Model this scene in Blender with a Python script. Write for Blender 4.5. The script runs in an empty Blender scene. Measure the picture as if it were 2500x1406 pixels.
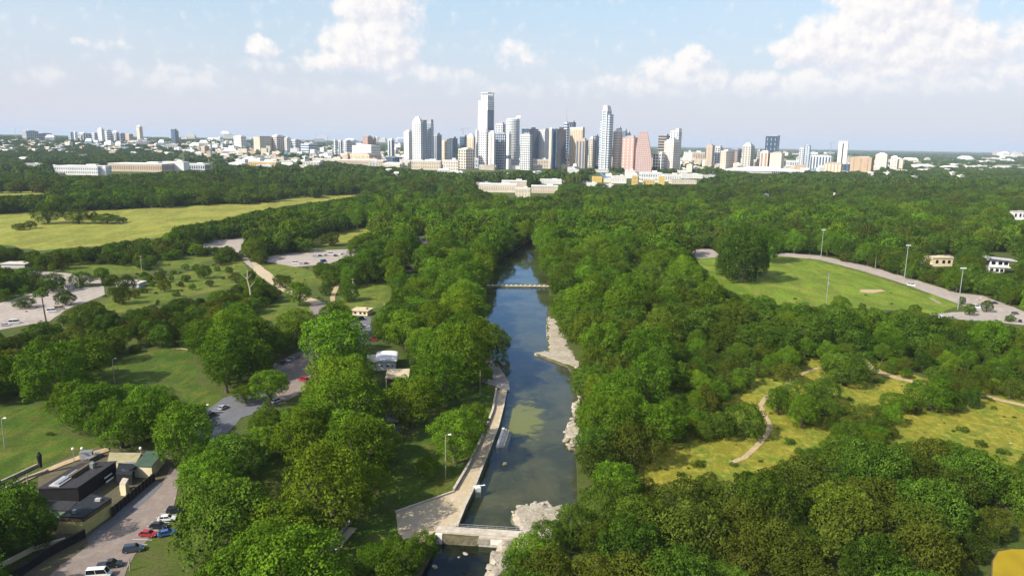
import bpy, math, random
import numpy as np
from mathutils import Vector, Matrix, geometry
random.seed(7)
rng = np.random.default_rng(7)
S = bpy.context.scene
C = S.collection

# ------------------------------------------------------------------ camera, sky, sun, exposure
CAM_H, F_PX, PITCH, ROLL = 100.0, 1800.0, math.atan(355.0 / 1800.0), math.radians(0.945)
fwd = Vector((0, math.cos(PITCH), -math.sin(PITCH)))
r0, u0 = Vector((1, 0, 0)), Vector((0, math.sin(PITCH), math.cos(PITCH)))
right = r0 * math.cos(ROLL) + u0 * math.sin(ROLL)
up = u0 * math.cos(ROLL) - r0 * math.sin(ROLL)
cam = bpy.data.cameras.new("camera")
cam_o = bpy.data.objects.new("camera", cam)
C.objects.link(cam_o)
m = Matrix((right, up, -fwd)).transposed().to_4x4()
m.translation = Vector((0, 0, CAM_H))
cam_o.matrix_world = m
cam.sensor_width = 36.0
cam.lens = F_PX / 2500 * 36.0
cam.clip_start, cam.clip_end = 1.0, 120000.0
S.camera = cam_o

SUN_EL, SUN_AZ = math.radians(38), math.radians(-124)      # azimuth from the view direction, clockwise
to_sun = Vector((math.sin(SUN_AZ) * math.cos(SUN_EL), math.cos(SUN_AZ) * math.cos(SUN_EL), math.sin(SUN_EL)))
sun = bpy.data.lights.new("sun", 'SUN')
sun.energy, sun.angle, sun.color = 5.0, math.radians(0.53), (1.0, 0.93, 0.82)
sun_o = bpy.data.objects.new("sun", sun)
C.objects.link(sun_o)
sun_o.rotation_euler = to_sun.to_track_quat('Z', 'Y').to_euler()

vs = S.view_settings
vs.view_transform, vs.look, vs.gamma, vs.exposure, vs.use_curve_mapping = 'Standard', 'None', 1.0, 0.45, False
cy = S.cycles
cy.use_denoising = True
try:
    cy.denoiser = 'OPENIMAGEDENOISE'
except Exception:
    pass
cy.max_bounces, cy.diffuse_bounces, cy.glossy_bounces = 6, 1, 2
cy.transmission_bounces, cy.transparent_max_bounces, cy.volume_bounces = 2, 8, 0

world = bpy.data.worlds.new("World")
S.world = world
world.use_nodes = True

class NT:
    """small helper that writes shader node networks"""
    def __init__(s, tree):
        s.t = tree
    def n(s, typ, ins=None, **kw):
        nd = s.t.nodes.new(typ)
        for k, v in kw.items():
            setattr(nd, k, v)
        for k, v in (ins or {}).items():
            s.set(nd.inputs[k], v)
        return nd
    def set(s, sock, v):
        if isinstance(v, bpy.types.NodeSocket):
            s.t.links.new(v, sock)
        else:
            sock.default_value = v
    def m(s, op, a, b=None, c=None, clamp=False):
        nd = s.t.nodes.new('ShaderNodeMath')
        nd.operation, nd.use_clamp = op, clamp
        for i, v in enumerate((a, b, c)):
            if v is not None:
                s.set(nd.inputs[i], v)
        return nd.outputs[0]
    def ss(s, v, lo, hi, a=0.0, b=1.0, kind='SMOOTHSTEP'):
        nd = s.n('ShaderNodeMapRange', {0: v, 1: lo, 2: hi, 3: a, 4: b})
        nd.interpolation_type = kind
        return nd.outputs[0]
    def mix(s, f, a, b, blend='MIX'):
        nd = s.t.nodes.new('ShaderNodeMix')
        nd.data_type, nd.blend_type = 'RGBA', blend
        s.set(nd.inputs[0], f)
        for i, v in ((6, a), (7, b)):
            s.set(nd.inputs[i], v if isinstance(v, bpy.types.NodeSocket) else (*v, 1.0)[:4])
        return nd.outputs[2]
    def noise(s, vec, scale, detail=4, rough=0.55, dist=0.0, col=False):
        nd = s.n('ShaderNodeTexNoise', {'Scale': scale, 'Detail': detail, 'Roughness': rough, 'Distortion': dist})
        if vec is not None:
            s.set(nd.inputs['Vector'], vec)
        return nd.outputs[1 if col else 0]

def ray(px, py):
    """direction through a pixel of the 2500 x 1406 photograph"""
    return (fwd * F_PX + right * (px - 1250) - up * (py - 703)).normalized()

SKY_K = 0.15
def build_sky():
    t = world.node_tree
    t.nodes.clear()
    N = NT(t)
    out = N.n('ShaderNodeOutputWorld')
    bg = N.n('ShaderNodeBackground', {'Strength': SKY_K})
    t.links.new(bg.outputs[0], out.inputs[0])
    sky = N.n('ShaderNodeTexSky', sky_type='NISHITA', sun_disc=False)
    sky.sun_elevation, sky.sun_rotation = SUN_EL, SUN_AZ
    sky.altitude, sky.air_density, sky.dust_density, sky.ozone_density = 150, 1.0, 2.0, 1.2
    tc = N.n('ShaderNodeTexCoord')
    sep = N.n('ShaderNodeSeparateXYZ', {0: tc.outputs['Generated']})
    az = N.m('MULTIPLY', N.m('ARCTAN2', sep.outputs[0], sep.outputs[1]), 18.0)
    el = N.m('MULTIPLY', N.m('ARCSINE', sep.outputs[2]), 18.0)     # units: 100 photo pixels
    # cloud density group: blobs with a base, broken up by noise
    g = bpy.data.node_groups.new("cloud_density", 'ShaderNodeTree')
    g.interface.new_socket("u", in_out='INPUT', socket_type='NodeSocketFloat')
    g.interface.new_socket("v", in_out='INPUT', socket_type='NodeSocketFloat')
    g.interface.new_socket("d", in_out='OUTPUT', socket_type='NodeSocketFloat')
    G_ = NT(g)
    gi, go = G_.n('NodeGroupInput'), G_.n('NodeGroupOutput')
    u, v = gi.outputs[0], gi.outputs[1]
    vec = G_.n('ShaderNodeCombineXYZ', {0: u, 1: v}).outputs[0]
    warp = G_.noise(vec, 1.1, 3, 0.55, 0, True)
    ws = G_.n('ShaderNodeSeparateXYZ', {0: warp})
    uu = G_.m('ADD', u, G_.m('MULTIPLY', G_.m('SUBTRACT', ws.outputs[0], 0.5), 0.9))
    vv = G_.m('ADD', v, G_.m('MULTIPLY', G_.m('SUBTRACT', ws.outputs[1], 0.5), 0.7))
    blobs = [  # px, py, half width, half height, weight
        (2180, 40, 150, 110, 1.0), (2100, 100, 150, 70, 1.0), (2250, 130, 170, 85, 1.0), (1985, 125, 95, 42, .85), (2340, 95, 70, 50, .9),
        (2200, 195, 240, 45, .75), (2200, -40, 110, 90, 1.0), (2460, 110, 60, 70, .55), (2440, 190, 110, 40, .45),
        (925, 10, 100, 80, .9), (900, 100, 120, 62, 1.0), (880, 145, 150, 36, .85), (960, 130, 80, 45, .8), (1010, 175, 90, 28, .5),
        (632, 122, 44, 32, .75), (640, 165, 50, 24, .35), (1686, 140, 46, 34, .85), (1665, 185, 110, 46, .75), (1600, 215, 210, 36, .5), (1740, 215, 90, 30, .5),
        (1968, 205, 70, 44, .78), (1858, 208, 58, 38, .65), (440, 210, 110, 46, .5), (100, 185, 60, 32, .42), (1265, 138, 70, 34, .45),
        (1060, 190, 60, 30, .45), (1130, 198, 60, 28, .4), (300, 190, 40, 36, .3), (1300, 225, 300, 26, .3), (800, 230, 240, 26, .3), (250, 112, 60, 14, .28)]
    acc = None
    for (px, py, a, b, w) in blobs:
        d = ray(px, py)
        bu, bv = math.atan2(d.x, d.y) * 18, math.asin(d.z) * 18
        q = G_.m('ADD', G_.m('POWER', G_.m('ABSOLUTE', G_.m('DIVIDE', G_.m('SUBTRACT', uu, bu), a / 100)), 2.0),
                 G_.m('POWER', G_.m('ABSOLUTE', G_.m('DIVIDE', G_.m('SUBTRACT', vv, bv), b / 100)), 2.0))
        e = G_.m('MULTIPLY', G_.m('SUBTRACT', 1.25, q), w)
        acc = e if acc is None else G_.m('SMOOTH_MAX', acc, e, 0.25)
    # clouds go on round the sky: scattered cumulus away from the view
    gen = G_.m('MULTIPLY', G_.ss(G_.noise(G_.n('ShaderNodeVectorMath', {0: vec, 1: (.16, .45, 1)}, operation='MULTIPLY').outputs[0], 1.0, 5, 0.6), .52, .75), 1.2)
    off = G_.ss(G_.m('ABSOLUTE', u), 12.5, 16.0)
    off = G_.m('MAXIMUM', off, G_.ss(v, 4.5, 7.0))
    gen = G_.m('MULTIPLY', gen, off)
    acc = G_.m('MAXIMUM', G_.m('MAXIMUM', acc, -0.6), gen)
    fb = G_.noise(vec, 3.0, 7, 0.56, 0.2)
    den = G_.m('ADD', acc, G_.m('MULTIPLY', G_.m('SUBTRACT', fb, 0.55), 1.5))
    t2 = g.links.new(den, go.inputs[0])
    ca = N.n('ShaderNodeGroup', {0: az, 1: el}, node_tree=g)
    cb = N.n('ShaderNodeGroup', {0: N.m('ADD', az, -0.13), 1: N.m('ADD', el, 0.16)}, node_tree=g)
    dens, dens2 = ca.outputs[0], cb.outputs[0]
    mask = N.m('MULTIPLY', N.ss(dens, -0.08, 0.72), 0.95)
    mask = N.m('MULTIPLY', mask, N.ss(el, 0.5, 1.9))
    lit = N.ss(N.m('SUBTRACT', dens, dens2), -0.5, 0.42)
    k = 1 / SKY_K
    ccol = N.mix(lit, (.585 * k, .59 * k, .645 * k), (.79 * k, .755 * k, .725 * k))
    # thin milky veil that thickens towards the horizon
    veil = N.ss(el, -1.0, 8.5, 1.0, 0.0, 'SMOOTHERSTEP')
    vcol = N.mix(N.ss(el, 0.2, 3.6), (.545 * k, .540 * k, .600 * k), (.425 * k, .550 * k, .640 * k))
    tint = N.mix(1.0, sky.outputs[0], (SKY_MUL), 'MULTIPLY')
    base = N.mix(N.m('MULTIPLY', veil, 0.92), tint, vcol)
    haze2 = N.noise(N.n('ShaderNodeCombineXYZ', {0: N.m('MULTIPLY', az, .25), 1: N.m('MULTIPLY', el, .8)}).outputs[0], 1.0, 4, .55)
    base = N.mix(N.m('MULTIPLY', N.ss(haze2, .45, .75), 0.2), base, (.60 * k, .60 * k, .64 * k))
    t.links.new(N.mix(mask, base, ccol), bg.inputs[0])
SKY_MUL = (1.0, 1.0, 1.0)
build_sky()

# ------------------------------------------------------------------ geometry helpers
def sst(a, b, x):
    t = np.clip((np.asarray(x, float) - a) / (b - a), 0, 1)
    return t * t * (3 - 2 * t)

def zt(x, y):
    """terrain height: flat park, rising gently in the far north-west"""
    x, y = np.asarray(x, float), np.asarray(y, float)
    return 58.0 * sst(1900, 5600, y) * sst(0.02, 0.42, -x / np.maximum(y, 1.0))

def G(px, py, z=0.0):
    """point of the plane at height z seen at a photo pixel"""
    d = ray(px, py)
    t = (z - CAM_H) / d.z
    return Vector((d.x * t, d.y * t, z))

def GT(px, py):
    """the same on the rising far terrain"""
    d = ray(px, py)
    for D in np.geomspace(300, 30000, 900):
        t = D / d.y
        z = CAM_H + d.z * t
        if z <= float(zt(d.x * t, D)):
            return Vector((d.x * t, D, float(zt(d.x * t, D))))
    return Vector((d.x / d.y * 30000, 30000, 0))

def at_depth(px, py, D):
    """point on the ray of a pixel at D metres ahead"""
    d = ray(px, py)
    return Vector((d.x * D / d.y, D, CAM_H + d.z * D / d.y))

RM = np.array([right, up, -fwd])
def project(P):
    """photo pixels of world points, N x 3"""
    q = (np.asarray(P, float) - np.array([0, 0, CAM_H])) @ RM.T
    w = np.maximum(-q[:, 2], 0.1)
    return 1250 + q[:, 0] / w * F_PX, 703 - q[:, 1] / w * F_PX

class MB:
    """collects shapes and links them as one mesh object"""
    def __init__(s):
        s.v, s.f, s.mi = [], [], []
        s.cur = 0
    def poly(s, pts):
        i = len(s.v)
        s.v += [tuple(p) for p in pts]
        s.f.append(tuple(range(i, i + len(pts))))
        s.mi.append(s.cur)
    def prism(s, base, z0, z1, top=None):
        """base: list of (x, y) counter-clockwise; top: other outline for a tapered solid"""
        n, i = len(base), len(s.v)
        top = top or base
        s.v += [(p[0], p[1], z0) for p in base] + [(p[0], p[1], z1) for p in top]
        for k in range(n):
            j = (k + 1) % n
            s.f.append((i + k, i + j, i + n + j, i + n + k))
        s.f.append(tuple(range(i + n, i + 2 * n)))
        s.f.append(tuple(range(i + n - 1, i - 1, -1)))
        s.mi += [s.cur] * (n + 2)
    def box(s, cx, cy_, z0, w, d, h, yaw=0.0):
        c, sn = math.cos(yaw), math.sin(yaw)
        s.prism([(cx + c * a - sn * b, cy_ + sn * a + c * b) for a, b in ((-w / 2, -d / 2), (w / 2, -d / 2), (w / 2, d / 2), (-w / 2, d / 2))], z0, z0 + h)
    def tube(s, p0, p1, ra, rb, n=6):
        p0, p1 = Vector(p0), Vector(p1)
        ax = (p1 - p0).normalized()
        a = ax.orthogonal().normalized()
        b = ax.cross(a)
        i = len(s.v)
        for p, r in ((p0, ra), (p1, rb)):
            for k in range(n):
                t = k / n * math.tau
                s.v.append(tuple(p + a * (math.cos(t) * r) + b * (math.sin(t) * r)))
        for k in range(n):
            j = (k + 1) % n
            s.f.append((i + k, i + j, i + n + j, i + n + k))
            s.mi.append(s.cur)
        s.f.append(tuple(range(i + n, i + 2 * n)))
        s.f.append(tuple(range(i + n - 1, i - 1, -1)))
        s.mi += [s.cur, s.cur]
    def mesh(s, name, mats):
        me = bpy.data.meshes.new(name)
        me.from_pydata(s.v, [], s.f)
        for mt in (mats if isinstance(mats, (list, tuple)) else [mats]):
            me.materials.append(mt)
        if isinstance(mats, (list, tuple)) and len(mats) > 1:
            me.polygons.foreach_set('material_index', s.mi)
        me.update()
        return me
    def build(s, name, mats, parent=None, kind=None, loc=None):
        return link(name, s.mesh(name, mats), parent, kind, loc)

def link(name, me, parent=None, kind=None, loc=None):
    o = bpy.data.objects.new(name, me)
    C.objects.link(o)
    if parent is not None:
        o.parent = parent
    if kind:
        o['kind'] = kind
    if loc is not None:
        o.location = loc
    return o

def tag(o, label, cat, group=None):
    o['label'], o['category'] = label, cat
    if group:
        o['group'] = group
    return o

def thing(name, label, cat, loc=(0, 0, 0), rz=0.0, group=None):
    o = bpy.data.objects.new(name, None)
    o.empty_display_size = 0.5
    C.objects.link(o)
    o.location, o.rotation_euler = loc, (0, 0, rz)
    return tag(o, label, cat, group)

def copy_tree(o, parent=None):
    c = o.copy()
    C.objects.link(c)
    if parent is not None:
        c.parent = parent
    for ch in list(o.children):
        copy_tree(ch, c)
    return c

# ------------------------------------------------------------------ materials
def new_mat(name):
    mt = bpy.data.materials.new(name)
    mt.use_nodes = True
    N = NT(mt.node_tree)
    b = mt.node_tree.nodes['Principled BSDF']
    return mt, N, b

def M(name, col, rough=0.8, var=0.15, scale=0.5, metal=0.0, spec=0.3, coord='Object', bump=0.0, bscale=3.0):
    """plain surface with a little uneven colour"""
    mt, N, b = new_mat(name)
    tc = N.n('ShaderNodeTexCoord').outputs[coord]
    nz = N.noise(tc, scale, 5, 0.6)
    f = N.ss(nz, 0.3, 0.7, 1 - var, 1 + var, 'LINEAR')
    c = N.mix(1.0, col, N.n('ShaderNodeCombineColor', {0: f, 1: f, 2: f}).outputs[0], 'MULTIPLY')
    N.set(b.inputs['Base Color'], c)
    b.inputs['Roughness'].default_value, b.inputs['Metallic'].default_value = rough, metal
    b.inputs['Specular IOR Level'].default_value = spec
    if bump:
        bp = N.n('ShaderNodeBump', {'Strength': bump, 'Distance': 0.3, 'Height': N.noise(tc, bscale, 6, 0.65)})
        N.set(b.inputs['Normal'], bp.outputs[0])
    return mt

def ground_mat(name, cols, scales, rough=0.95, bump=0.4, bscale=1.2):
    """cols: base, second, third colour; mixed by noise of two sizes in world metres"""
    mt, N, b = new_mat(name)
    p = N.n('ShaderNodeNewGeometry').outputs['Position']
    a = N.ss(N.noise(p, scales[0], 6, 0.62, 0.4), 0.38, 0.66)
    c = N.mix(a, cols[0], cols[1])
    q = N.ss(N.noise(p, scales[1], 7, 0.68, 0.2), 0.46, 0.66)
    c = N.mix(N.m('MULTIPLY', q, 0.75), c, cols[2])
    fine = N.ss(N.noise(p, scales[1] * 9, 5, 0.7), 0.3, 0.72, *((0.60, 1.40) if 'grass' in name or 'floor' in name else (0.86, 1.14)), 'LINEAR')
    wear = N.ss(N.noise(N.n('ShaderNodeVectorMath', {0: p, 1: (1.0, .35, 1)}, operation='MULTIPLY').outputs[0], scales[1] * 1.7, 4, 0.6, .8), 0.35, 0.68, *((0.80, 1.16) if 'grass' in name else (0.93, 1.06)))
    fine = N.m('MULTIPLY', fine, wear)
    c = N.mix(1.0, c, N.n('ShaderNodeCombineColor', {0: fine, 1: fine, 2: fine}).outputs[0], 'MULTIPLY')
    N.set(b.inputs['Base Color'], c)
    b.inputs['Roughness'].default_value = rough
    b.inputs['Specular IOR Level'].default_value = 0.15
    if bump:
        bp = N.n('ShaderNodeBump', {'Strength': bump, 'Distance': 0.5, 'Height': N.noise(p, bscale, 7, 0.7)})
        N.set(b.inputs['Normal'], bp.outputs[0])
    return mt

def leaf_mat(name, dark, mid, light, transl=0.10):
    mt = bpy.data.materials.new(name)
    mt.use_nodes = True
    t = mt.node_tree
    t.nodes.clear()
    N = NT(t)
    out = N.n('ShaderNodeOutputMaterial')
    rnd = N.n('ShaderNodeObjectInfo').outputs['Random']
    att = N.n('ShaderNodeAttribute', attribute_name='tint').outputs['Fac']
    pos = N.n('ShaderNodeNewGeometry').outputs['Position']
    big = N.ss(N.noise(pos, 0.012, 4, 0.6), 0.35, 0.65)
    f = N.m('ADD', N.m('MULTIPLY', rnd, 0.55), N.m('MULTIPLY', big, 0.45))
    c = N.mix(f, dark, mid)
    c = N.mix(N.m('MULTIPLY', N.ss(att, 0.35, 1.0, 0, 1, 'LINEAR'), 0.8), c, light)
    r3 = N.m('FRACT', N.m('MULTIPLY', rnd, 41.77))
    c = N.mix(N.m('MULTIPLY', N.m('POWER', r3, 2.0), 0.55), c, N.mix(1.0, mid, (1.75, 1.02, .9), 'MULTIPLY'))
    r2 = N.m('FRACT', N.m('MULTIPLY', rnd, 17.31))
    v = N.ss(r2, 0, 1, 0.66, 1.32, 'LINEAR')
    c = N.mix(1.0, c, N.n('ShaderNodeCombineColor', {0: v, 1: v, 2: v}).outputs[0], 'MULTIPLY')
    df = N.n('ShaderNodeBsdfDiffuse', {'Color': c})
    tr = N.n('ShaderNodeBsdfTranslucent', {'Color': N.mix(0.35, c, light)})
    mx = N.n('ShaderNodeMixShader', {0: transl, 1: df.outputs[0], 2: tr.outputs[0]})
    t.links.new(mx.outputs[0], out.inputs[0])
    return mt

LEAF = {
    'leafy': leaf_mat('leaf_bright_green', (.034, .078, .005), (.074, .155, .009), (.132, .258, .018)),
    'oak': leaf_mat('leaf_deep_green', (.023, .052, .006), (.054, .108, .010), (.105, .190, .020)),
    'scrub': leaf_mat('leaf_olive_green', (.029, .050, .006), (.058, .092, .010), (.105, .152, .020)),
    'yellow': leaf_mat('leaf_yellow_green', (.12, .16, .012), (.17, .21, .02), (.24, .28, .03)),
}
BARK = M('bark', (.11, .085, .06), 0.95, 0.3, 2.0)
DEAD = M('dead_wood', (.42, .33, .24), 0.9, 0.2, 2.0)
# ------------------------------------------------------------------ outlines read off the photograph (photo pixels)
POOL = [(1117, 1287), (1140, 1235), (1165, 1185), (1186, 1135), (1206, 1085), (1222, 1040), (1234, 990), (1239, 950), (1243, 930),
        (1228, 905), (1210, 880), (1180, 850), (1150, 800), (1150, 740), (1160, 700), (1342, 700), (1338, 740), (1334, 790), (1337, 853),
        (1305, 862), (1350, 880), (1385, 893), (1412, 930), (1420, 965), (1408, 985), (1404, 1010), (1403, 1040), (1385, 1052), (1382, 1080), (1404, 1095), (1408, 1130), (1410, 1200),
        (1404, 1250), (1385, 1290), (1330, 1303), (1220, 1303)]
CREEK = [(1160, 694), (1185, 668), (1205, 640), (1238, 620), (1270, 602), (1288, 590), (1296, 578), (1290, 568), (1296, 566), (1306, 576), (1314, 592), (1316, 610), (1328, 640), (1342, 668), (1345, 694)]
STREAM = [(1066, 1304), (1320, 1320), (1290, 1345), (1240, 1375), (1200, 1420), (1170, 1480), (990, 1480), (1020, 1400), (1050, 1340)]
LAWNS = {
    'great_lawn': [(-60, 528), (90, 515), (150, 518), (330, 508), (500, 500), (560, 494), (620, 489), (700, 478), (890, 465), (892, 474), (800, 490), (700, 503), (600, 520), (560, 532), (480, 545), (420, 556), (400, 580), (330, 584), (240, 600), (100, 612), (-60, 590)],
    'small_lawn': [(735, 597), (780, 576), (850, 562), (918, 551), (914, 562), (872, 576), (850, 592), (800, 600)],
    'park_lawn': [(235, 740), (330, 700), (420, 672), (500, 655), (590, 635), (604, 660), (570, 700), (470, 722), (360, 748), (280, 765)],
    'upper_park_lawn': [(360, 660), (380, 640), (440, 632), (520, 622), (520, 636), (440, 655)],
    'near_lawn': [(215, 905), (300, 870), (400, 850), (470, 850), (478, 890), (470, 930), (530, 955), (550, 985), (470, 1010), (420, 930), (330, 935), (235, 950)],
    'corner_lawn': [(-60, 1010), (120, 985), (150, 1060), (240, 1080), (250, 1095), (150, 1113), (0, 1178), (-60, 1200)],
    'mid_lawn': [(610, 765), (680, 735), (745, 722), (762, 745), (755, 775), (690, 790), (630, 785)],
    'picnic_lawn': [(830, 710), (900, 690), (960, 700), (950, 740), (880, 770), (830, 745)],
    'pool_lawn': [(1080, 1010), (1125, 975), (1196, 925), (1219, 948), (1205, 1010), (1190, 1060), (1160, 1110), (1138, 1155), (1108, 1200), (985, 1242), (955, 1225), (940, 1130), (1000, 1060)],
    'dam_lawn': [(812, 1355), (860, 1272), (960, 1235), (985, 1285), (945, 1315), (890, 1355), (845, 1366)],
    'verge_lawn': [(150, 642), (330, 650), (362, 664), (250, 674), (160, 662)],
    'slope_lawn': [(625, 652), (690, 642), (760, 662), (802, 690), (740, 702), (660, 682)],
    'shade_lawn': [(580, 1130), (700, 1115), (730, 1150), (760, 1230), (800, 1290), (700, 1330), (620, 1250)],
}
FIELD = [(1690, 628), (1760, 622), (1905, 622), (2010, 632), (2120, 658), (2220, 690), (2310, 722), (2345, 745), (2290, 768), (2190, 758), (2060, 750), (1960, 746), (1880, 742), (1790, 715), (1745, 695), (1722, 660)]
MEADOW = [(1560, 1180), (1580, 1080), (1700, 1020), (1800, 950), (1850, 900), (1990, 860), (2130, 880), (2260, 920), (2420, 950), (2620, 960), (2620, 1180), (2440, 1130), (2200, 1080), (2020, 1120), (1800, 1175), (1660, 1200)]
MEADOW_OPEN = [
    [(1822, 957), (1880, 915), (1960, 890), (2000, 884), (2004, 902), (1955, 935), (1880, 968), (1850, 992), (1810, 975)],
    [(2004, 935), (2060, 935), (2110, 890), (2130, 912), (2255, 940), (2235, 958), (2140, 978), (2060, 980), (2030, 955)],
    [(1600, 1166), (1605, 1112), (1690, 1060), (1760, 1085), (1830, 1045), (1862, 1000), (1890, 1015), (1995, 1058), (2005, 1085), (1930, 1115), (1850, 1145), (1720, 1150)],
    [(2175, 1040), (2260, 1010), (2420, 998), (2510, 1000), (2510, 1108), (2440, 1100), (2350, 1072), (2220, 1062)]]
ROADS = {   # name: (outline, material key)
    'parking_lot': ([(105, 1420), (235, 1310), (330, 1240), (392, 1188), (420, 1140), (440, 1150), (425, 1235), (400, 1278), (330, 1352), (300, 1420)], 'asphalt_warm'),
    'lower_car_park': ([(470, 1075), (492, 1010), (545, 972), (625, 950), (690, 960), (690, 985), (590, 1020), (560, 1052), (530, 1075)], 'asphalt'),
    'park_road': ([(640, 915), (690, 880), (745, 850), (765, 800), (775, 780), (755, 750), (762, 735), (795, 737), (803, 760), (795, 800), (785, 850), (768, 900), (740, 955), (690, 985), (660, 965), (700, 930)], 'asphalt_warm'),
    'trail_road': ([(600, 640), (625, 640), (690, 690), (740, 720), (790, 738), (768, 745), (690, 712), (640, 680)], 'concrete'),
    'hill_road': ([(484, 600), (520, 588), (604, 578), (588, 600), (596, 618), (622, 652), (612, 655), (580, 622), (545, 604), (490, 606)], 'road_pale'),
    'car_park': ([(-40, 812), (-40, 752), (60, 722), (120, 706), (252, 698), (255, 720), (160, 758), (120, 785)], 'road_pale'),
    'entry_road': ([(75, 660), (160, 667), (245, 678), (248, 692), (130, 692), (60, 672)], 'road_pale'),
    'terrace_road': ([(196, 722), (215, 708), (255, 704), (255, 722), (210, 732)], 'road_pale'),
    'event_car_park': ([(630, 634), (680, 622), (760, 612), (872, 608), (874, 622), (800, 645), (720, 652), (680, 645)], 'road_pale'),
    'pavilion_yard': ([(995, 585), (1030, 575), (1060, 582), (1050, 598), (1005, 592)], 'road_pale'),
    'grove_yard': ([(975, 652), (1000, 640), (1035, 640), (1035, 662), (990, 664)], 'road_pale'),
    'gravel_verge': ([(210, 1314), (274, 1263), (380, 1174), (400, 1180), (336, 1238), (244, 1308), (216, 1332)], 'asphalt'),
    'service_yard': ([(850, 800), (870, 770), (905, 775), (912, 840), (880, 850)], 'asphalt'),
    'gravel_road': ([(1890, 616), (2000, 624), (2120, 650), (2230, 682), (2340, 716), (2400, 722), (2520, 768), (2520, 795), (2420, 772), (2340, 742), (2220, 698), (2115, 664), (2000, 634), (1892, 624)], 'road_pale'),
    'field_car_park': ([(2265, 768), (2340, 762), (2420, 762), (2510, 775), (2510, 795), (2420, 785), (2330, 782)], 'road_pale'),
    'hill_car_park': ([(2235, 640), (2270, 628), (2310, 620), (2330, 628), (2320, 650), (2260, 652)], 'road_pale'),
    'gravel_patch': ([(1672, 606), (1740, 608), (1762, 628), (1700, 632)], 'road_pale'),
    'sand_patch': ([(2098, 707), (2150, 707), (2162, 711), (2130, 716), (2100, 714)], 'dirt'),
    'upper_field': ([(-40, 462), (60, 461), (130, 462), (170, 462), (168, 474), (60, 476), (-40, 480)], 'great'),
    'sand_yard': ([(640, 455), (760, 448), (800, 449), (770, 455), (640, 463)], 'dirt'),
    'forecourt': ([(1550, 556), (1580, 552), (1595, 560), (1575, 570)], 'dirt'),
}
TRAILS = {  # name: (centre line px, width in metres)
    'dirt_trail': ([(2010, 896), (1985, 902), (1958, 912), (1938, 928), (1905, 950), (1872, 968), (1856, 990), (1868, 1015), (1880, 1042), (1866, 1070), (1838, 1098), (1815, 1118), (1785, 1130)], 1.9),
    'wide_trail': ([(2100, 875), (2118, 892), (2145, 908), (2195, 924), (2260, 938)], 4.6),
    'far_trail': ([(2400, 965), (2440, 977), (2520, 994)], 3.6),
    'footpath': ([(835, 690), (822, 700), (812, 725), (812, 745), (792, 757)], 3.0),
    'grove_path': ([(985, 1015), (968, 1050), (950, 1080), (945, 1110)], 1.8),
    'lawn_path': ([(420, 851), (450, 852), (470, 856)], 1.5),
    'field_path': ([(1735, 705), (1752, 720), (1775, 732)], 3.0),
}
WALKWAY = [(1180, 866), (1200, 872), (1215, 890), (1232, 915), (1243, 934), (1244, 950), (1224, 953), (1215, 945), (1188, 937), (1175, 932), (1180, 926), (1205, 928), (1195, 900), (1178, 878)]
DECK = [(1212, 953), (1236, 953), (1230, 990), (1218, 1040), (1201, 1085), (1181, 1135), (1160, 1185), (1135, 1235), (1113, 1287), (1060, 1300), (1030, 1330), (990, 1322), (972, 1300), (966, 1250), (1108, 1200), (1140, 1145), (1168, 1090), (1190, 1040), (1205, 990)]
SHELF = [(1334, 770), (1360, 780), (1395, 850), (1420, 890), (1412, 905), (1385, 890), (1350, 879), (1303, 862), (1337, 855), (1333, 800)]
CORNER_YARD = [(95, 1155), (130, 1134), (190, 1105), (240, 1090), (300, 1098), (395, 1100), (430, 1120), (400, 1190), (330, 1240), (235, 1310), (105, 1420), (0, 1425), (120, 1355), (140, 1310), (94, 1290), (88, 1230)]

def wpoly(px, z=0.0):
    return [G(a, b, 0.0).xy for a, b in px]

def rough_edge(poly, step, amp, seed=0):
    """subdivide an outline and wander its points so that it does not read as cut with scissors"""
    r = random.Random(seed)
    out = []
    for i, p in enumerate(poly):
        q = poly[(i + 1) % len(poly)]
        p, q = Vector(p), Vector(q)
        n = max(1, int((q - p).length / step))
        nrm = Vector((-(q - p).y, (q - p).x)).normalized() if (q - p).length > 0 else Vector((0, 0))
        for k in range(n):
            a = r.uniform(-amp, amp)
            out.append(p.lerp(q, k / n) + nrm * a)
    return out

def sheet(name, poly, z, mat, kind='structure', edge=0.0, thick=0.0):
    mb = MB()
    pts = [Vector((p[0], p[1], 0)) for p in poly]
    tri = geometry.tessellate_polygon([pts])
    for t in tri:
        q = [pts[i] for i in t]
        if (q[1] - q[0]).cross(q[2] - q[0]).z < 0:
            q.reverse()
        mb.poly([(p.x, p.y, z) for p in q])
    if thick:
        n = len(pts)
        for i in range(n):
            a, b = pts[i], pts[(i + 1) % n]
            mb.poly([(a.x, a.y, z - thick), (b.x, b.y, z - thick), (b.x, b.y, z), (a.x, a.y, z)])
    return mb.build(name, mat, kind=kind)

def ribbon(px_line, width):
    pts = [G(a, b).xy for a, b in px_line]
    L, R_ = [], []
    for i, p in enumerate(pts):
        a, b = pts[max(0, i - 1)], pts[min(len(pts) - 1, i + 1)]
        d = (b - a).normalized()
        nn = Vector((-d.y, d.x)) * (width / 2)
        L.append(p + nn)
        R_.append(p - nn)
    return L + R_[::-1]

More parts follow.
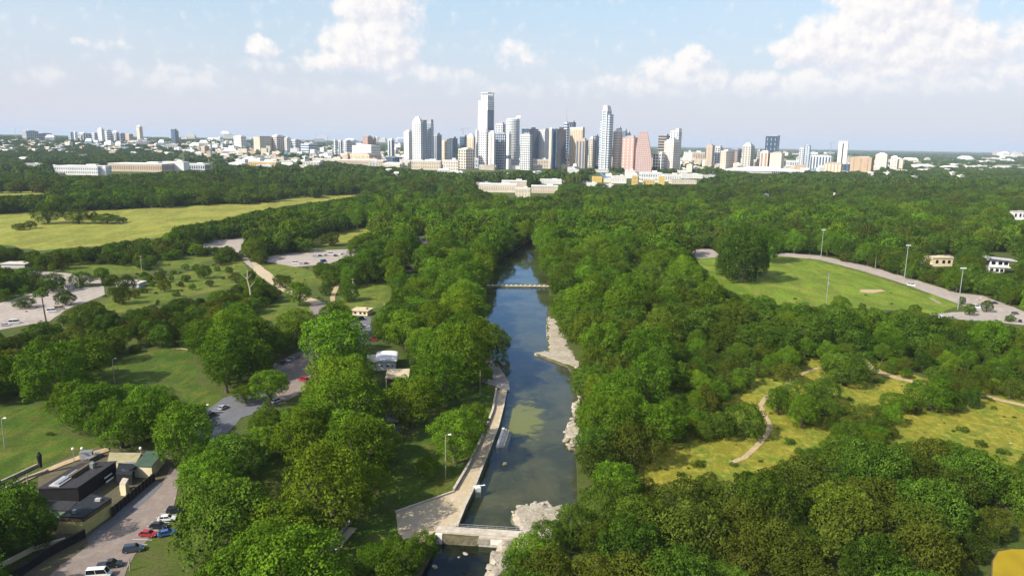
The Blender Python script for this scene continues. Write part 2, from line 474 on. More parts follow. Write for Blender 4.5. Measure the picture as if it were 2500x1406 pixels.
GM = {
    'ground': ground_mat('forest_floor', ((.058, .088, .014), (.075, .100, .018), (.095, .090, .034)), (.02, .15)),
    'lawn': ground_mat('lawn_grass', ((.085, .135, .014), (.120, .150, .018), (.175, .155, .035)), (.03, .12)),
    'great': ground_mat('meadow_grass', ((.215, .225, .035), (.255, .245, .045), (.170, .210, .028)), (.006, .03)),
    'field': ground_mat('playing_grass', ((.115, .185, .014), (.145, .205, .017), (.205, .195, .035)), (.012, .06)),
    'dry': ground_mat('dry_grass', ((.215, .200, .020), (.120, .165, .014), (.33, .290, .050)), (.07, .3)),
    'asphalt': ground_mat('asphalt', ((.135, .14, .15), (.155, .155, .16), (.115, .118, .125)), (.08, .5), 0.9, 0.15),
    'asphalt_warm': ground_mat('warm_asphalt', ((.235, .190, .160), (.205, .170, .150), (.28, .235, .200)), (.05, .35), 0.9, 0.15),
    'road_pale': ground_mat('pale_gravel', ((.36, .31, .265), (.30, .26, .225), (.44, .39, .335)), (.04, .3), 0.95, 0.3),
    'dirt': ground_mat('trail_dirt', ((.42, .32, .18), (.36, .27, .145), (.48, .38, .23)), (.08, .5), 0.95, 0.3),
    'concrete': ground_mat('deck_concrete', ((.46, .375, .25), (.42, .325, .19), (.52, .44, .32)), (.06, .45), 0.85, 0.12),
    'rock': ground_mat('limestone', ((.40, .35, .27), (.30, .26, .18), (.48, .44, .37)), (.15, .8), 0.9, 0.9, 0.8),
    'bank': ground_mat('earth_bank', ((.13, .11, .07), (.20, .17, .11), (.08, .085, .04)), (.15, .6), 0.95, 0.9, 0.8),
    'near_lawn': ground_mat('shaded_lawn_grass', ((.050, .098, .009), (.075, .115, .012), (.120, .115, .022)), (.03, .12)),  # darker copy of the lawn grass, shade put into its colour
    'bed': None,
}

# ------------------------------------------------------------------ the ground: one sheet with the water cut out of it
def build_ground():
    P, E = [], []
    holes = []
    for poly in (POOL, CREEK, STREAM):
        w = [p for p in wpoly(poly)]
        i = len(P)
        P.extend(w)
        E.extend((i + k, i + (k + 1) % len(w)) for k in range(len(w)))
        holes.append(w)
    r = random.Random(3)
    rows = [60.0]
    while rows[-1] < 45000:
        rows.append(rows[-1] * 1.16 + 5)
    for y in rows:
        half = 1.0 * y + 260
        n = 26
        for k in range(n + 1):
            x = -half + 2 * half * k / n
            if any(inside(w, x, y) or near(w, x, y, 6) for w in holes):
                continue
            P.append(Vector((x, y)))
    for q in ((-700, -400), (700, -400), (-300, -100), (300, -100), (0, 0), (0, -400)):
        P.append(Vector(q))
    vs_, _, fs, *_ = geometry.delaunay_2d_cdt(P, E, [], 0, 0.01)
    mb = MB()
    mb.v = [(v.x, v.y, float(zt(v.x, v.y))) for v in vs_]
    for f in fs:
        c = sum((vs_[i] for i in f), Vector((0, 0))) / len(f)
        if any(inside(w, c.x, c.y) for w in holes):
            continue
        f = list(f)
        a, b, c2 = (vs_[i] for i in f[:3])
        if (b - a).cross(c2 - a) < 0:
            f.reverse()
        mb.f.append(tuple(f))
        mb.mi.append(0)
    o = mb.build('ground', GM['ground'], kind='structure')
    for p in o.data.polygons:
        p.use_smooth = True

def inside(poly, x, y):
    c, n = False, len(poly)
    j = n - 1
    for i in range(n):
        xi, yi, xj, yj = poly[i][0], poly[i][1], poly[j][0], poly[j][1]
        if (yi > y) != (yj > y) and x < (xj - xi) * (y - yi) / (yj - yi) + xi:
            c = not c
        j = i
    return c

def near(poly, x, y, d):
    return any((p[0] - x) ** 2 + (p[1] - y) ** 2 < d * d for p in poly)

build_ground()

def bank_wall(name, poly, z0, z1, mat, out=1.6):
    """sloping sides of the water's hollow"""
    mb = MB()
    n = len(poly)
    ar = sum(poly[i].x * poly[(i + 1) % n].y - poly[(i + 1) % n].x * poly[i].y for i in range(n))
    for i in range(n):
        a, b = poly[i], poly[(i + 1) % n]
        k = max(1, int((b - a).length / 4))
        for q in range(k):
            p0, p1 = a.lerp(b, q / k), a.lerp(b, (q + 1) / k)
            f = [(p0.x, p0.y, z1), (p1.x, p1.y, z1), (p1.x, p1.y, z0), (p0.x, p0.y, z0)]
            mb.poly(f if ar < 0 else f[::-1])
    return mb.build(name, mat, kind='structure')

def water_mat(name, clear, tint):
    mt = bpy.data.materials.new(name)
    mt.use_nodes = True
    t = mt.node_tree
    t.nodes.clear()
    N = NT(t)
    out = N.n('ShaderNodeOutputMaterial')
    p = N.n('ShaderNodeNewGeometry').outputs['Position']
    rip = N.noise(N.n('ShaderNodeVectorMath', {0: p, 1: (0.5, 1.0, 1)}, operation='MULTIPLY').outputs[0], 0.55, 5, 0.6)
    patch = N.ss(N.noise(p, 0.02, 3, 0.5), 0.4, 0.65, 0.25, 1.0)
    bp = N.n('ShaderNodeBump', {'Strength': N.m('MULTIPLY', patch, 0.06), 'Distance': 0.25, 'Height': rip})
    lw = N.n('ShaderNodeLayerWeight', {'Blend': 0.5, 'Normal': bp.outputs[0]}).outputs['Facing']
    fr = N.m('ADD', 0.02, N.m('MULTIPLY', N.m('POWER', lw, 5.0), 0.98))
    gl = N.n('ShaderNodeBsdfGlossy', {'Color': (.40, .62, .92, 1), 'Roughness': 0.045, 'Normal': bp.outputs[0]})
    body = N.n('ShaderNodeBsdfDiffuse', {'Color': (*tint, 1)})
    tr = N.n('ShaderNodeBsdfTransparent', {'Color': (.70, .74, .58, 1)})
    sub = N.n('ShaderNodeMixShader', {0: clear, 1: body.outputs[0], 2: tr.outputs[0]})
    mx = N.n('ShaderNodeMixShader', {0: N.m('MULTIPLY', fr, 1.1, clamp=True), 1: sub.outputs[0], 2: gl.outputs[0]})
    t.links.new(mx.outputs[0], out.inputs[0])
    return mt

def bed_mat():
    mt, N, b = new_mat('pool_bed')
    p = N.n('ShaderNodeNewGeometry').outputs['Position']
    c = N.mix(N.ss(N.noise(p, .05, 6, .6, .5), .4, .62), (.19, .17, .095), (.10, .10, .058))
    c = N.mix(N.m('MULTIPLY', N.ss(N.noise(p, .28, 5, .65), .5, .7), .6), c, (.22, .20, .12))
    # weed grows on the bed in one broad patch
    q = G(1275, 1010)
    d = N.n('ShaderNodeVectorMath', {0: N.n('ShaderNodeVectorMath', {0: N.n('ShaderNodeVectorMath', {0: p, 1: (q.x, q.y, -2.4)}, operation='SUBTRACT').outputs[0], 1: (1 / 8.5, 1 / 22.0, 0)}, operation='MULTIPLY').outputs[0]}, operation='LENGTH').outputs['Value']
    w = N.m('ADD', d, N.m('MULTIPLY', N.m('SUBTRACT', N.noise(p, .16, 5, .65, .6), .5), 2.3))
    c = N.mix(N.m('MULTIPLY', N.ss(w, .55, 1.05, 1, 0), .95), c, (.46, .42, .08))
    N.set(b.inputs['Base Color'], c)
    b.inputs['Roughness'].default_value = 1.0
    b.inputs['Specular IOR Level'].default_value = 0.0
    return mt
GM['bed'] = bed_mat()
WATER = water_mat('pool_water', 0.82, (.04, .05, .03))
WATER_DARK = water_mat('stream_water', 0.35, (.010, .014, .008))

for nm, poly, zb, zw, wm in (('pool', POOL, -2.4, -0.75, WATER), ('creek', CREEK, -2.0, -0.35, WATER), ('stream', STREAM, -4.2, -2.6, WATER_DARK)):
    w = wpoly(poly)
    bank_wall(nm + '_bank', w, zb - .1, 0.0, GM['bank'])
    sheet(nm + '_bed', w, zb, GM['bed'])
    sheet(nm + '_water', w, zw, wm)

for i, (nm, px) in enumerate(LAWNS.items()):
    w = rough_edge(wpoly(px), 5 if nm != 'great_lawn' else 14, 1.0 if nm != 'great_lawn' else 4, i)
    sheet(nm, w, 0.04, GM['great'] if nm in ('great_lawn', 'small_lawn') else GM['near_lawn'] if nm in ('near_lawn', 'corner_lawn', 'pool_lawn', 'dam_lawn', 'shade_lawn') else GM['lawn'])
sheet('playing_field', rough_edge(wpoly(FIELD), 8, 1.4, 20), 0.04, GM['field'])
sheet('dry_meadow', rough_edge(wpoly(MEADOW), 6, 2.5, 21), 0.04, GM['dry'])
sheet('yard', wpoly(CORNER_YARD), 0.05, ground_mat('yard_earth', ((.13, .105, .07), (.09, .08, .055), (.07, .085, .02)), (.06, .3)))
for i, (nm, (px, k)) in enumerate(ROADS.items()):
    sheet(nm, rough_edge(wpoly(px), 5, .45, 40 + i), 0.08 + 0.004 * i, GM[k])
for i, (nm, (px, wd)) in enumerate(TRAILS.items()):
    sheet(nm, rough_edge(ribbon(px, wd), 1.5, .18, 80 + i), 0.12 + 0.004 * i, GM['dirt' if nm not in ('grove_path',) else 'asphalt'])
sheet('pool_walkway', wpoly(WALKWAY), 0.22, GM['road_pale'], thick=1.6)
sheet('pool_deck', wpoly(DECK), 0.18, GM['concrete'], thick=1.6)

def slab_rock(name, px, h, seed, amp=.6, step=2.0):
    """ragged low rock shelf: outline broken up, surface uneven"""
    w = rough_edge(wpoly(px), step, amp, seed)
    r = random.Random(seed)
    P = list(w)
    n = len(w)
    xs, ys = [p.x for p in w], [p.y for p in w]
    for _ in range(int((max(xs) - min(xs)) * (max(ys) - min(ys)) / 3) + 40):
        q = Vector((r.uniform(min(xs), max(xs)), r.uniform(min(ys), max(ys))))
        if inside(w, q.x, q.y):
            P.append(q)
    v, _, f, *_ = geometry.delaunay_2d_cdt(P, [(i, (i + 1) % n) for i in range(n)], [], 1, .01)
    mb = MB()
    edge = {tuple(round(c, 2) for c in p) for p in w}
    mb.v = [(p.x, p.y, (-1.2 if tuple(round(c, 2) for c in p) in edge else r.uniform(.45, 1.0) * h)) for p in v]
    for t in f:
        t = list(t)
        if (v[t[1]] - v[t[0]]).cross(v[t[2]] - v[t[0]]) < 0:
            t.reverse()
        mb.f.append(tuple(t))
        mb.mi.append(0)
    return mb.build(name, GM['rock'], kind='structure')
slab_rock('rock_shelf', SHELF, .3, 5, .25, 3.0)
slab_rock('rock_bank', [(1385, 1035), (1400, 1030), (1418, 1045), (1420, 1090), (1390, 1092), (1378, 1070)], 1.3, 6, .5)
slab_rock('rock_ledge', [(1396, 985), (1416, 975), (1422, 1020), (1402, 1020)], 1.6, 7, .4)
slab_rock('dam_apron', [(1245, 1252), (1262, 1240), (1258, 1228), (1290, 1230), (1300, 1222), (1335, 1222), (1350, 1230), (1375, 1230), (1385, 1260), (1350, 1305), (1255, 1304), (1270, 1290), (1268, 1278), (1250, 1270)], .22, 8, .55, 1.6)
slab_rock('stream_bank', [(1225, 1325), (1245, 1322), (1260, 1350), (1235, 1420), (1180, 1460), (1160, 1420), (1195, 1380), (1200, 1345)], .8, 9, .6)
# ------------------------------------------------------------------ the city
BM = {
    'white': M('white_render', (.74, .71, .66), .7, .08, .05), 'cream': M('cream_stone', (.64, .57, .46), .8, .1, .05),
    'beige': M('beige_stone', (.52, .44, .33), .85, .1, .05), 'tan': M('tan_brick', (.44, .33, .22), .9, .12, .05),
    'pink': M('pink_granite', (.44, .29, .265), .7, .08, .05), 'brown': M('brown_brick', (.33, .22, .17), .9, .1, .05),
    'grey': M('grey_concrete', (.42, .42, .43), .8, .1, .05), 'pale': M('pale_concrete', (.60, .60, .60), .75, .1, .05),
    'yellow': M('ochre_render', (.62, .45, .14), .85, .1, .05), 'steel': M('steel_cladding', (.45, .50, .55), .35, .06, .05, .3),
    'glass': M('blue_glass', (.070, .125, .195), .12, .2, .03, 0, .6), 'dark': M('dark_glass', (.040, .065, .100), .12, .2, .03, 0, .6),
    'lightglass': M('light_glass', (.20, .29, .38), .15, .2, .03, 0, .6), 'roofgrey': M('roof_grey', (.36, .35, .34), .9, .15, .1),
    'roofwhite': M('roof_white', (.72, .70, .67), .85, .1, .1), 'bluemetal': M('blue_metal_roof', (.15, .30, .52), .4, .1, .1),
    'black': M('black_roof', (.020, .021, .024), .85, .25, .4), 'green': M('green_roof', (.055, .095, .065), .8, .2, .3),
}
HAZE_SKIP = set()

def oriented(x0, x1, D, split):
    """centre, width, depth and yaw of a box whose silhouette spans the two pixel columns at D metres, its west face taking the
    given fraction of it"""
    a = math.radians(34)
    xl, xr = at_depth(x0, 370, D).x, at_depth(x1, 370, D).x
    W = xr - xl
    w, d = max(4, split * W / math.cos(a)), max(4, (1 - split) * W / math.sin(a))
    d = min(d, 2.4 * W)
    return (xl + xr) / 2, D + 0.5 * (w * math.sin(a) + d * math.cos(a)), w, d, -a

def facade(mb, w, d, z0, z1, style, pw, ph, fill=.55):
    pw, ph = pw * 1.3, ph * 1.35
    """windows, bands or fins on the four faces of a box round the origin"""
    n = max(1, int((z1 - z0) / ph))
    ph = (z1 - z0) / n
    if style == 'band':
        for k in range(n):
            mb.box(0, 0, z0 + (k + .30) * ph, w + .5, d + .5, ph * fill)
        return
    for (ln, off, ax) in ((w, d / 2, 0), (w, -d / 2, 0), (d, w / 2, 1), (d, -w / 2, 1)):
        c = max(1, int(ln / pw))
        p = ln / c
        o = off + (0.3 if off > 0 else -0.3)
        for j in range(c):
            a0, a1 = -ln / 2 + (j + .5 - fill / 2) * p, -ln / 2 + (j + .5 + fill / 2) * p
            if style == 'fin':
                rows = ((z0 + .02 * (z1 - z0), z1 - .02 * (z1 - z0)),)
            else:
                rows = [(z0 + (k + .22) * ph, z0 + (k + .80) * ph) for k in range(n)]
            for b0, b1 in rows:
                q = [(a0, o, b0), (a1, o, b0), (a1, o, b1), (a0, o, b1)] if ax == 0 else [(o, a0, b0), (o, a1, b0), (o, a1, b1), (o, a0, b1)]
                if (off > 0) == (ax == 0):
                    q.reverse()
                mb.poly(q)

FAR_LM = {}
SEEN_RECTS = []
def tower(x0, x1, ytop, D, split, wall, win, style, label, cat='tower', crown='plant', pw=5.0, ph=6.0, fill=.55, base=0.0, name='tower'):
    cx, cy_, w, d, yaw = oriented(x0, x1, D, split)
    zb = float(zt(cx, cy_)) - 1.0
    H = at_depth((x0 + x1) / 2, ytop, D).z - zb
    t = thing(name, label, cat, (cx, cy_, zb), yaw)
    FAR_LM[label] = (cx, cy_)
    b = MB()
    b.box(0, 0, 0, w, d, H)
    b.build('wall', BM[wall], t)
    if wall in ('white', 'cream', 'pale'):
        win = {'pale': 'steel', 'lightglass': 'glass', 'white': 'glass', 'beige': 'tan', 'grey': 'dark', 'cream': 'tan'}.get(win, win)
    g = MB()
    facade(g, w, d, max(base, 2), H - 3, style, pw, ph, fill)
    g.build('glazing', BM[win], t, 'stuff')
    r = MB()
    if crown == 'plant':
        r.box(w * .08, d * .05, H, w * .55, d * .5, min(7, H * .06))
        r.box(-w * .25, -d * .1, H, w * .2, d * .3, min(4, H * .04))
    elif crown == 'parapet':
        r.box(0, 0, H, w + 1, d + 1, 3.0)
    elif crown == 'step':
        r.box(0, 0, H, w * .75, d * .75, H * .06)
        r.box(0, 0, H * 1.06, w * .45, d * .45, H * .05)
    elif crown == 'fin':
        r.box(w * .3, 0, H, w * .35, d * .9, H * .075)
        r.box(-w * .2, 0, H, w * .5, d * .6, H * .02)
    elif crown == 'mast':
        r.box(0, 0, H, w * .5, d * .5, 5)
        r.tube((0, 0, H + 5), (0, 0, H + 5 + H * .3), 1.2, .5, 5)
    elif crown == 'dome':
        for k in range(5):
            a0, a1 = math.radians(18 * k), math.radians(18 * (k + 1))
            r.tube((0, 0, H + math.sin(a0) * w * .3), (0, 0, H + math.sin(a1) * w * .3), w * .48 * math.cos(a0), w * .48 * math.cos(a1) + .05, 12)
    r.build('roof_plant', BM['white' if wall in ('white', 'cream') else 'roofgrey'], t)
    return t, w, d, H

T = tower
# far west skyline on the rising ground
T(50, 84, 320, 5200, .55, 'grey', 'dark', 'grid', 'grey stepped hospital block at the far west end of the skyline', crown='plant', pw=9, ph=8)
T(84, 117, 326, 5300, .5, 'grey', 'glass', 'band', 'dark grey lower wing beside the stepped block at the west end', ph=8)
T(166, 181, 324, 5000, .7, 'lightglass', 'white', 'grid', 'pale blue slab first in the western row of white towers', pw=9, ph=9, fill=.3)
T(182, 190, 323, 4980, .6, 'white', 'pale', 'band', 'narrow white slab beside the pale blue slab', ph=8)
T(191, 213, 325, 5000, .7, 'white', 'lightglass', 'fin', 'white block with vertical window strips in the western row', pw=10)
T(213, 223, 327, 5100, .5, 'glass', 'pale', 'band', 'small blue glass block squeezed between two white western blocks', ph=9)
T(224, 238, 325, 5000, .7, 'pale', 'lightglass', 'grid', 'pale gridded block left of the curved white western tower', pw=8, ph=8)
T(237, 256, 316, 4900, .8, 'white', 'pale', 'band', 'tallest white block of the western row with a curved front', ph=8, crown='step')
T(257, 272, 319, 5000, .5, 'lightglass', 'white', 'band', 'blue and white striped block behind the curved white block', ph=9)
T(274, 291, 324, 5000, .7, 'white', 'lightglass', 'fin', 'white rounded block with a dark slit in the western row', pw=14, crown='dome')
T(291, 304, 326, 5100, .5, 'steel', 'glass', 'band', 'blue grey block next to the rounded white block', ph=8)
T(304, 324, 328, 5000, .7, 'beige', 'brown', 'grid', 'tan gridded block at the east end of the western row', pw=8, ph=8)
T(334, 349, 310, 4900, .7, 'cream', 'beige', 'grid', 'lone cream tower with a rounded top west of downtown', crown='dome', pw=8, ph=8)
T(416, 433, 316, 4800, .85, 'dark', 'glass', 'fin', 'dark blue slab tower with a pale cap west of downtown', crown='parapet', pw=7)
T(431, 437, 320, 4860, .5, 'tan', 'brown', 'band', 'thin tan stair tower joined behind the dark blue slab', ph=9)
# middle distance between west row and downtown
T(566, 598, 333, 4300, .75, 'white', 'beige', 'grid', 'white gridded hotel block alone in the mid city', pw=10, ph=10)
T(616, 655, 334, 4000, .5, 'beige', 'cream', 'grid', 'beige block with a flat overhanging roof in the mid city', crown='parapet', pw=8, ph=8)
T(658, 692, 333, 4050, .55, 'cream', 'grey', 'grid', 'cream and grey block with a gabled top in the mid city', crown='step', pw=8, ph=8)
T(694, 708, 337, 4000, .5, 'cream', 'pale', 'fin', 'narrow cream tower right of the gabled block', pw=8)
T(706, 732, 342, 4100, .6, 'pale', 'grey', 'grid', 'long pale office slab east of the narrow cream tower', pw=8, ph=8)
T(730, 770, 352, 3800, .6, 'pale', 'lightglass', 'band', 'low white and blue block with a glass corner', ph=8)
T(815, 822, 343, 3700, .5, 'white', 'pale', 'band', 'western of two thin white stair towers', ph=9, crown='parapet')
T(826, 836, 344, 3690, .6, 'white', 'lightglass', 'fin', 'eastern of two thin white stair towers', pw=9, crown='parapet')
T(836, 856, 344, 3800, .5, 'pale', 'grey', 'grid', 'pale grey slab beside the twin stair towers', pw=7, ph=7)
T(884, 908, 334, 4200, .6, 'brown', 'pink', 'fin', 'reddish brown tower with a slanted top in the mid city', pw=8, crown='plant')
T(908, 918, 337, 4250, .5, 'tan', 'brown', 'grid', 'small tan tower joined to the reddish brown one', pw=7, ph=7)
T(946, 962, 341, 3900, .6, 'white', 'glass', 'fin', 'slim white tower with a blue edge west of downtown', pw=14)
T(852, 924, 356, 3400, .75, 'white', 'roofgrey', 'grid', 'wide white office block with many square windows', pw=9, ph=8)
T(845, 925, 377, 3000, .7, 'beige', 'tan', 'grid', 'stepped beige museum block below the white office block', pw=16, ph=11, crown='step')
T(940, 978, 385, 3000, .5, 'dark', 'glass', 'fin', 'low dark glass box west of the twin glass towers', pw=9)
# downtown, west part
T(985, 1007, 322, 3150, .6, 'white', 'pale', 'grid', 'white residential tower at the west edge of downtown', pw=6, ph=6)
T(1005, 1032, 297, 3000, .82, 'white', 'lightglass', 'grid', 'tall white tower with a bright corner strip at the west edge', pw=7, ph=5, crown='step')
T(1029, 1041, 295, 3010, .4, 'glass', 'lightglass', 'band', 'blue glass shaft joined to the tall white west tower', ph=6, crown='parapet')
T(1040, 1058, 300, 3050, .7, 'steel', 'glass', 'grid', 'grey blue glass tower with a white crown at the west edge', pw=6, ph=5, crown='fin')
T(1056, 1077, 329, 3150, .5, 'grey', 'glass', 'fin', 'grey tower just east of the twin glass towers', pw=6)
T(1073, 1097, 342, 3200, .75, 'beige', 'cream', 'band', 'plain beige office block with a white rim', ph=8, crown='parapet')
T(1095, 1116, 338, 3300, .5, 'dark', 'glass', 'fin', 'dark blue glass office behind the plain beige block', pw=7)
T(1122, 1141, 334, 3350, .6, 'glass', 'dark', 'band', 'dark banded glass block left of the cupola tower', ph=8)
t, w, d, h = T(1139, 1160, 334, 3300, .8, 'cream', 'beige', 'fin', 'cream tower topped by a small cupola', crown='step', pw=8)
T(1160, 1170, 318, 3350, .5, 'pale', 'steel', 'band', 'slim pale tower behind the cupola tower', ph=7)
T(1118, 1157, 364, 2750, .5, 'cream', 'dark', 'grid', 'cream hotel block with dark windows in front of downtown', pw=9, ph=7)

def stacked_tower():
    """the tallest tower: four shifted blocks and an open crown"""
    D = 3050
    cx, cy_, w, d, yaw = oriented(1166, 1205, D, .6)
    z = [0, at_depth(1185, 318, D).z, at_depth(1185, 268, D).z, at_depth(1185, 246, D).z, at_depth(1185, 233, D).z]
    t = thing('tower', 'tallest white and blue tower of shifted stacked blocks', 'tower', (cx, cy_, 0), yaw)
    b, g = MB(), MB()
    offs = ((.03, 0, .94, .96), (-.02, 0, 1.0, 1.0), (.0, .0, 1.0, .97), (.13, 0, .70, .92))
    for k, (ox, oy, sx, sy) in enumerate(offs):
        b.box(ox * w, oy * d, z[k], w * sx, d * sy, z[k + 1] - z[k])
    b.build('wall', BM['white'], t)
    for k, (ox, oy, sx, sy) in enumerate(offs):
        h = MB()
        facade(h, w * sx, d * sy, z[k] + 2, z[k + 1] - 4, 'grid', 5.5, 5.2, .5)
        g_v = [(p[0] + ox * w, p[1] + oy * d, p[2]) for p in h.v]
        n = len(g.v)
        g.v += g_v
        g.f += [tuple(i + n for i in f) for f in h.f]
        g.mi += h.mi
    g.build('glazing', BM['lightglass'], t, 'stuff')
    s = MB()
    s.box(w * .47 + .6, 0, z[1], 1.0, d * .96, z[3] - z[1])
    s.build('glass_side', BM['glass'], t)
    c = MB()
    for a in (-1, 1):
        for e in (-1, 1):
            c.box(.13 * w + a * w * .33, e * d * .42, z[4], 2, 2, 9)
    c.box(.13 * w, 0, z[4] + 9, w * .8, d, 2.5)
    c.build('crown_frame', BM['white'], t)
stacked_tower()
T(1168, 1193, 321, 2800, .75, 'white', 'lightglass', 'grid', 'white balconied tower at the foot of the tallest tower', pw=6, ph=6)
T(1192, 1209, 324, 2790, .8, 'white', 'roofgrey', 'fin', 'white slab with one dark window column at the foot of the tallest tower', pw=12, fill=.3)
T(1208, 1238, 328, 2820, .85, 'glass', 'pale', 'grid', 'blue glass tower gridded in white between two white slabs', pw=7, ph=7, fill=.45)
T(1236, 1248, 327, 2810, .45, 'white', 'glass', 'band', 'narrow white tower with a blue side before the round tower', ph=60, fill=.1)
T(1209, 1234, 303, 3400, .7, 'pale', 'lightglass', 'grid', 'pale tower under construction right behind the tallest tower', pw=8, ph=7)

def round_tower():
    D = 2900
    cx = at_depth(1251, 370, D).x
    R = (at_depth(1269, 370, D).x - at_depth(1234, 370, D).x) / 2
    H = at_depth(1251, 292, D).z
    t = thing('tower', 'round white banded tower with a swept fin on its roof', 'tower', (cx, D + R, 0))
    b = MB()
    b.tube((0, 0, 0), (0, 0, H), R * .95, R * .95, 20)
    b.build('wall', BM['lightglass'], t)
    f = MB()
    for k in range(int(H / 6.2)):
        f.tube((0, 0, k * 6.2), (0, 0, k * 6.2 + 3.0), R, R, 20)
    f.build('floor_bands', BM['white'], t, 'stuff')
    c = MB()
    c.tube((0, 0, H), (0, 0, H + 4), R * .9, R * .8, 16)
    c.prism([(R * .2, -R * .5), (R * .95, -R * .5), (R * .95, R * .5), (R * .2, R * .5)], H + 4, H + 15, [(R * .6, -R * .4), (R * 1.1, -R * .4), (R * 1.1, R * .4), (R * .6, R * .4)])
    c.build('roof_fin', BM['white'], t)
round_tower()
T(1270, 1299, 329, 2780, .8, 'pale', 'grey', 'grid', 'grey gridded residential tower right of the round tower', pw=6, ph=6)
T(1273, 1315, 315, 3100, .45, 'dark', 'glass', 'fin', 'dark blue glass tower behind the grey gridded tower', pw=6)
T(1314, 1344, 318, 3150, .5, 'pale', 'steel', 'grid', 'grey and white tower between the two dark blue towers', pw=7, ph=6)
T(1340, 1348, 316, 2890, .7, 'cream', 'pale', 'grid', 'thin cream edge tower beside the darkest glass tower', pw=5, ph=6)
T(1346, 1384, 315, 2900, .35, 'dark', 'glass', 'fin', 'darkest blue glass tower in the middle of downtown', pw=6)
T(1375, 1388, 300, 3250, .6, 'pale', 'white', 'band', 'pale slim tower with a pointed spike behind the darkest glass tower', ph=8, crown='mast')
T(1386, 1405, 299, 3300, .6, 'dark', 'lightglass', 'fin', 'tall dark blue slab behind the white framed tower', pw=9, fill=.2)
T(1392, 1427, 313, 2950, .82, 'cream', 'tan', 'fin', 'tower in a white frame with a blue east side', pw=6, crown='parapet')
T(1407, 1437, 342, 2850, .7, 'tan', 'glass', 'fin', 'beige and blue lower tower before the white framed tower', pw=9)
T(1438, 1452, 338, 2950, .6, 'cream', 'grey', 'grid', 'small cream tower left of the tall pale tower', pw=6, ph=6)
T(1448, 1463, 333, 3000, .45, 'glass', 'pale', 'grid', 'small blue tower left of the tall pale tower', pw=7, ph=6, fill=.3)

def tall_pale_tower():
    D = 2850
    cx, cy_, w, d, yaw = oriented(1463, 1498, D, .62)
    H = at_depth(1480, 272, D).z
    t = thing('tower', 'tall slender pale tower with a curved white top', 'tower', (cx, cy_, 0), yaw)
    b = MB()
    b.box(-w * .30, 0, 0, w * .34, d * .9, H * .86)
    b.box(.02 * w, 0, 0, w * .46, d, H * 1.0)
    b.box(w * .36, 0, 0, w * .26, d * .86, H * .95)
    b.build('wall', BM['lightglass'], t)
    g = MB()
    for ox, sx, sy, hh, col in ((-.30, .34, .9, .86, 0), (.02, .46, 1, 1, 0), (.36, .26, .86, .95, 0)):
        q = MB()
        facade(q, w * sx, d * sy, 3, H * hh - 3, 'band', 4, 6.5, .35)
        n = len(g.v)
        g.v += [(p[0] + ox * w, p[1], p[2]) for p in q.v]
        g.f += [tuple(i + n for i in f) for f in q.f]
        g.mi += q.mi
    g.build('floor_bands', BM['white'], t, 'stuff')
    p = MB()
    for ox in (-.19, .23):
        p.box(ox * w, -d * .52, 0, w * .05, 3, H)
    p.build('pier', BM['white'], t)
    c = MB()
    for k in range(6):
        a = k / 6
        c.box(.02 * w - a * w * .06, 0, H + k * 3.6, w * (.46 - .14 * a * a), d * (1 - .3 * a), 3.6)
    c.build('curved_top', BM['white'], t)
tall_pale_tower()
T(1497, 1521, 321, 2880, .5, 'cream', 'pink', 'band', 'cream and rose banded office tower right of the tall pale tower', ph=7, fill=.45)
T(1502, 1518, 314, 3200, .5, 'glass', 'steel', 'band', 'blue glass top showing behind the banded office tower', ph=7)
T(1519, 1530, 319, 3100, .5, 'lightglass', 'glass', 'grid', 'light blue narrow tower behind the pink office block', pw=6, ph=6)
T(1528, 1539, 325, 3150, .5, 'dark', 'glass', 'band', 'dark blue cap of a tower behind the pink office block', ph=7)
T(1521, 1558, 336, 2800, .7, 'pink', 'cream', 'grid', 'wide pink granite office block beside the pink curved tower', pw=10, ph=8, fill=.3)

def sail_tower():
    D = 2760
    xl, xr = at_depth(1555, 370, D).x, at_depth(1595, 370, D).x
    cx, W = (xl + xr) / 2, xr - xl
    H = at_depth(1572, 323, D).z
    t = thing('tower', 'pink tower with one side curving in like a sail', 'tower', (cx, D + 20, 0), math.radians(-12))
    b, g = MB(), MB()
    n = 12
    prof = []
    for k in range(n + 1):
        a = k / n
        rr = .5 - .36 * max(0, (a - .28) / .72) ** 1.25
        ll = -.5 + .16 * max(0, (a - .6) / .4)
        prof.append((ll * W, rr * W, a * H))
    for k in range(n):
        (l0, r0_, z0), (l1, r1, z1) = prof[k], prof[k + 1]
        b.prism([(l0, -20), (r0_, -20), (r0_, 20), (l0, 20)], z0, z1, [(l1, -20), (r1, -20), (r1, 20), (l1, 20)])
    b.build('wall', BM['pink'], t)
    for k in range(int(H / 7)):
        z0 = k * 7 + 3
        a = z0 / H
        rr = (.5 - .36 * max(0, (a - .28) / .72) ** 1.25) * W - 1.5
        ll = (-.5 + .16 * max(0, (a - .6) / .4)) * W + 1
        c = max(1, int((rr - ll) / 6))
        for j in range(c):
            x = ll + (rr - ll) * (j + .3) / c
            g.poly([(x, -20.3, z0), (x + 2.4, -20.3, z0), (x + 2.4, -20.3, z0 + 2.6), (x, -20.3, z0 + 2.6)])
    g.build('glazing', BM['roofwhite'], t, 'stuff')
sail_tower()
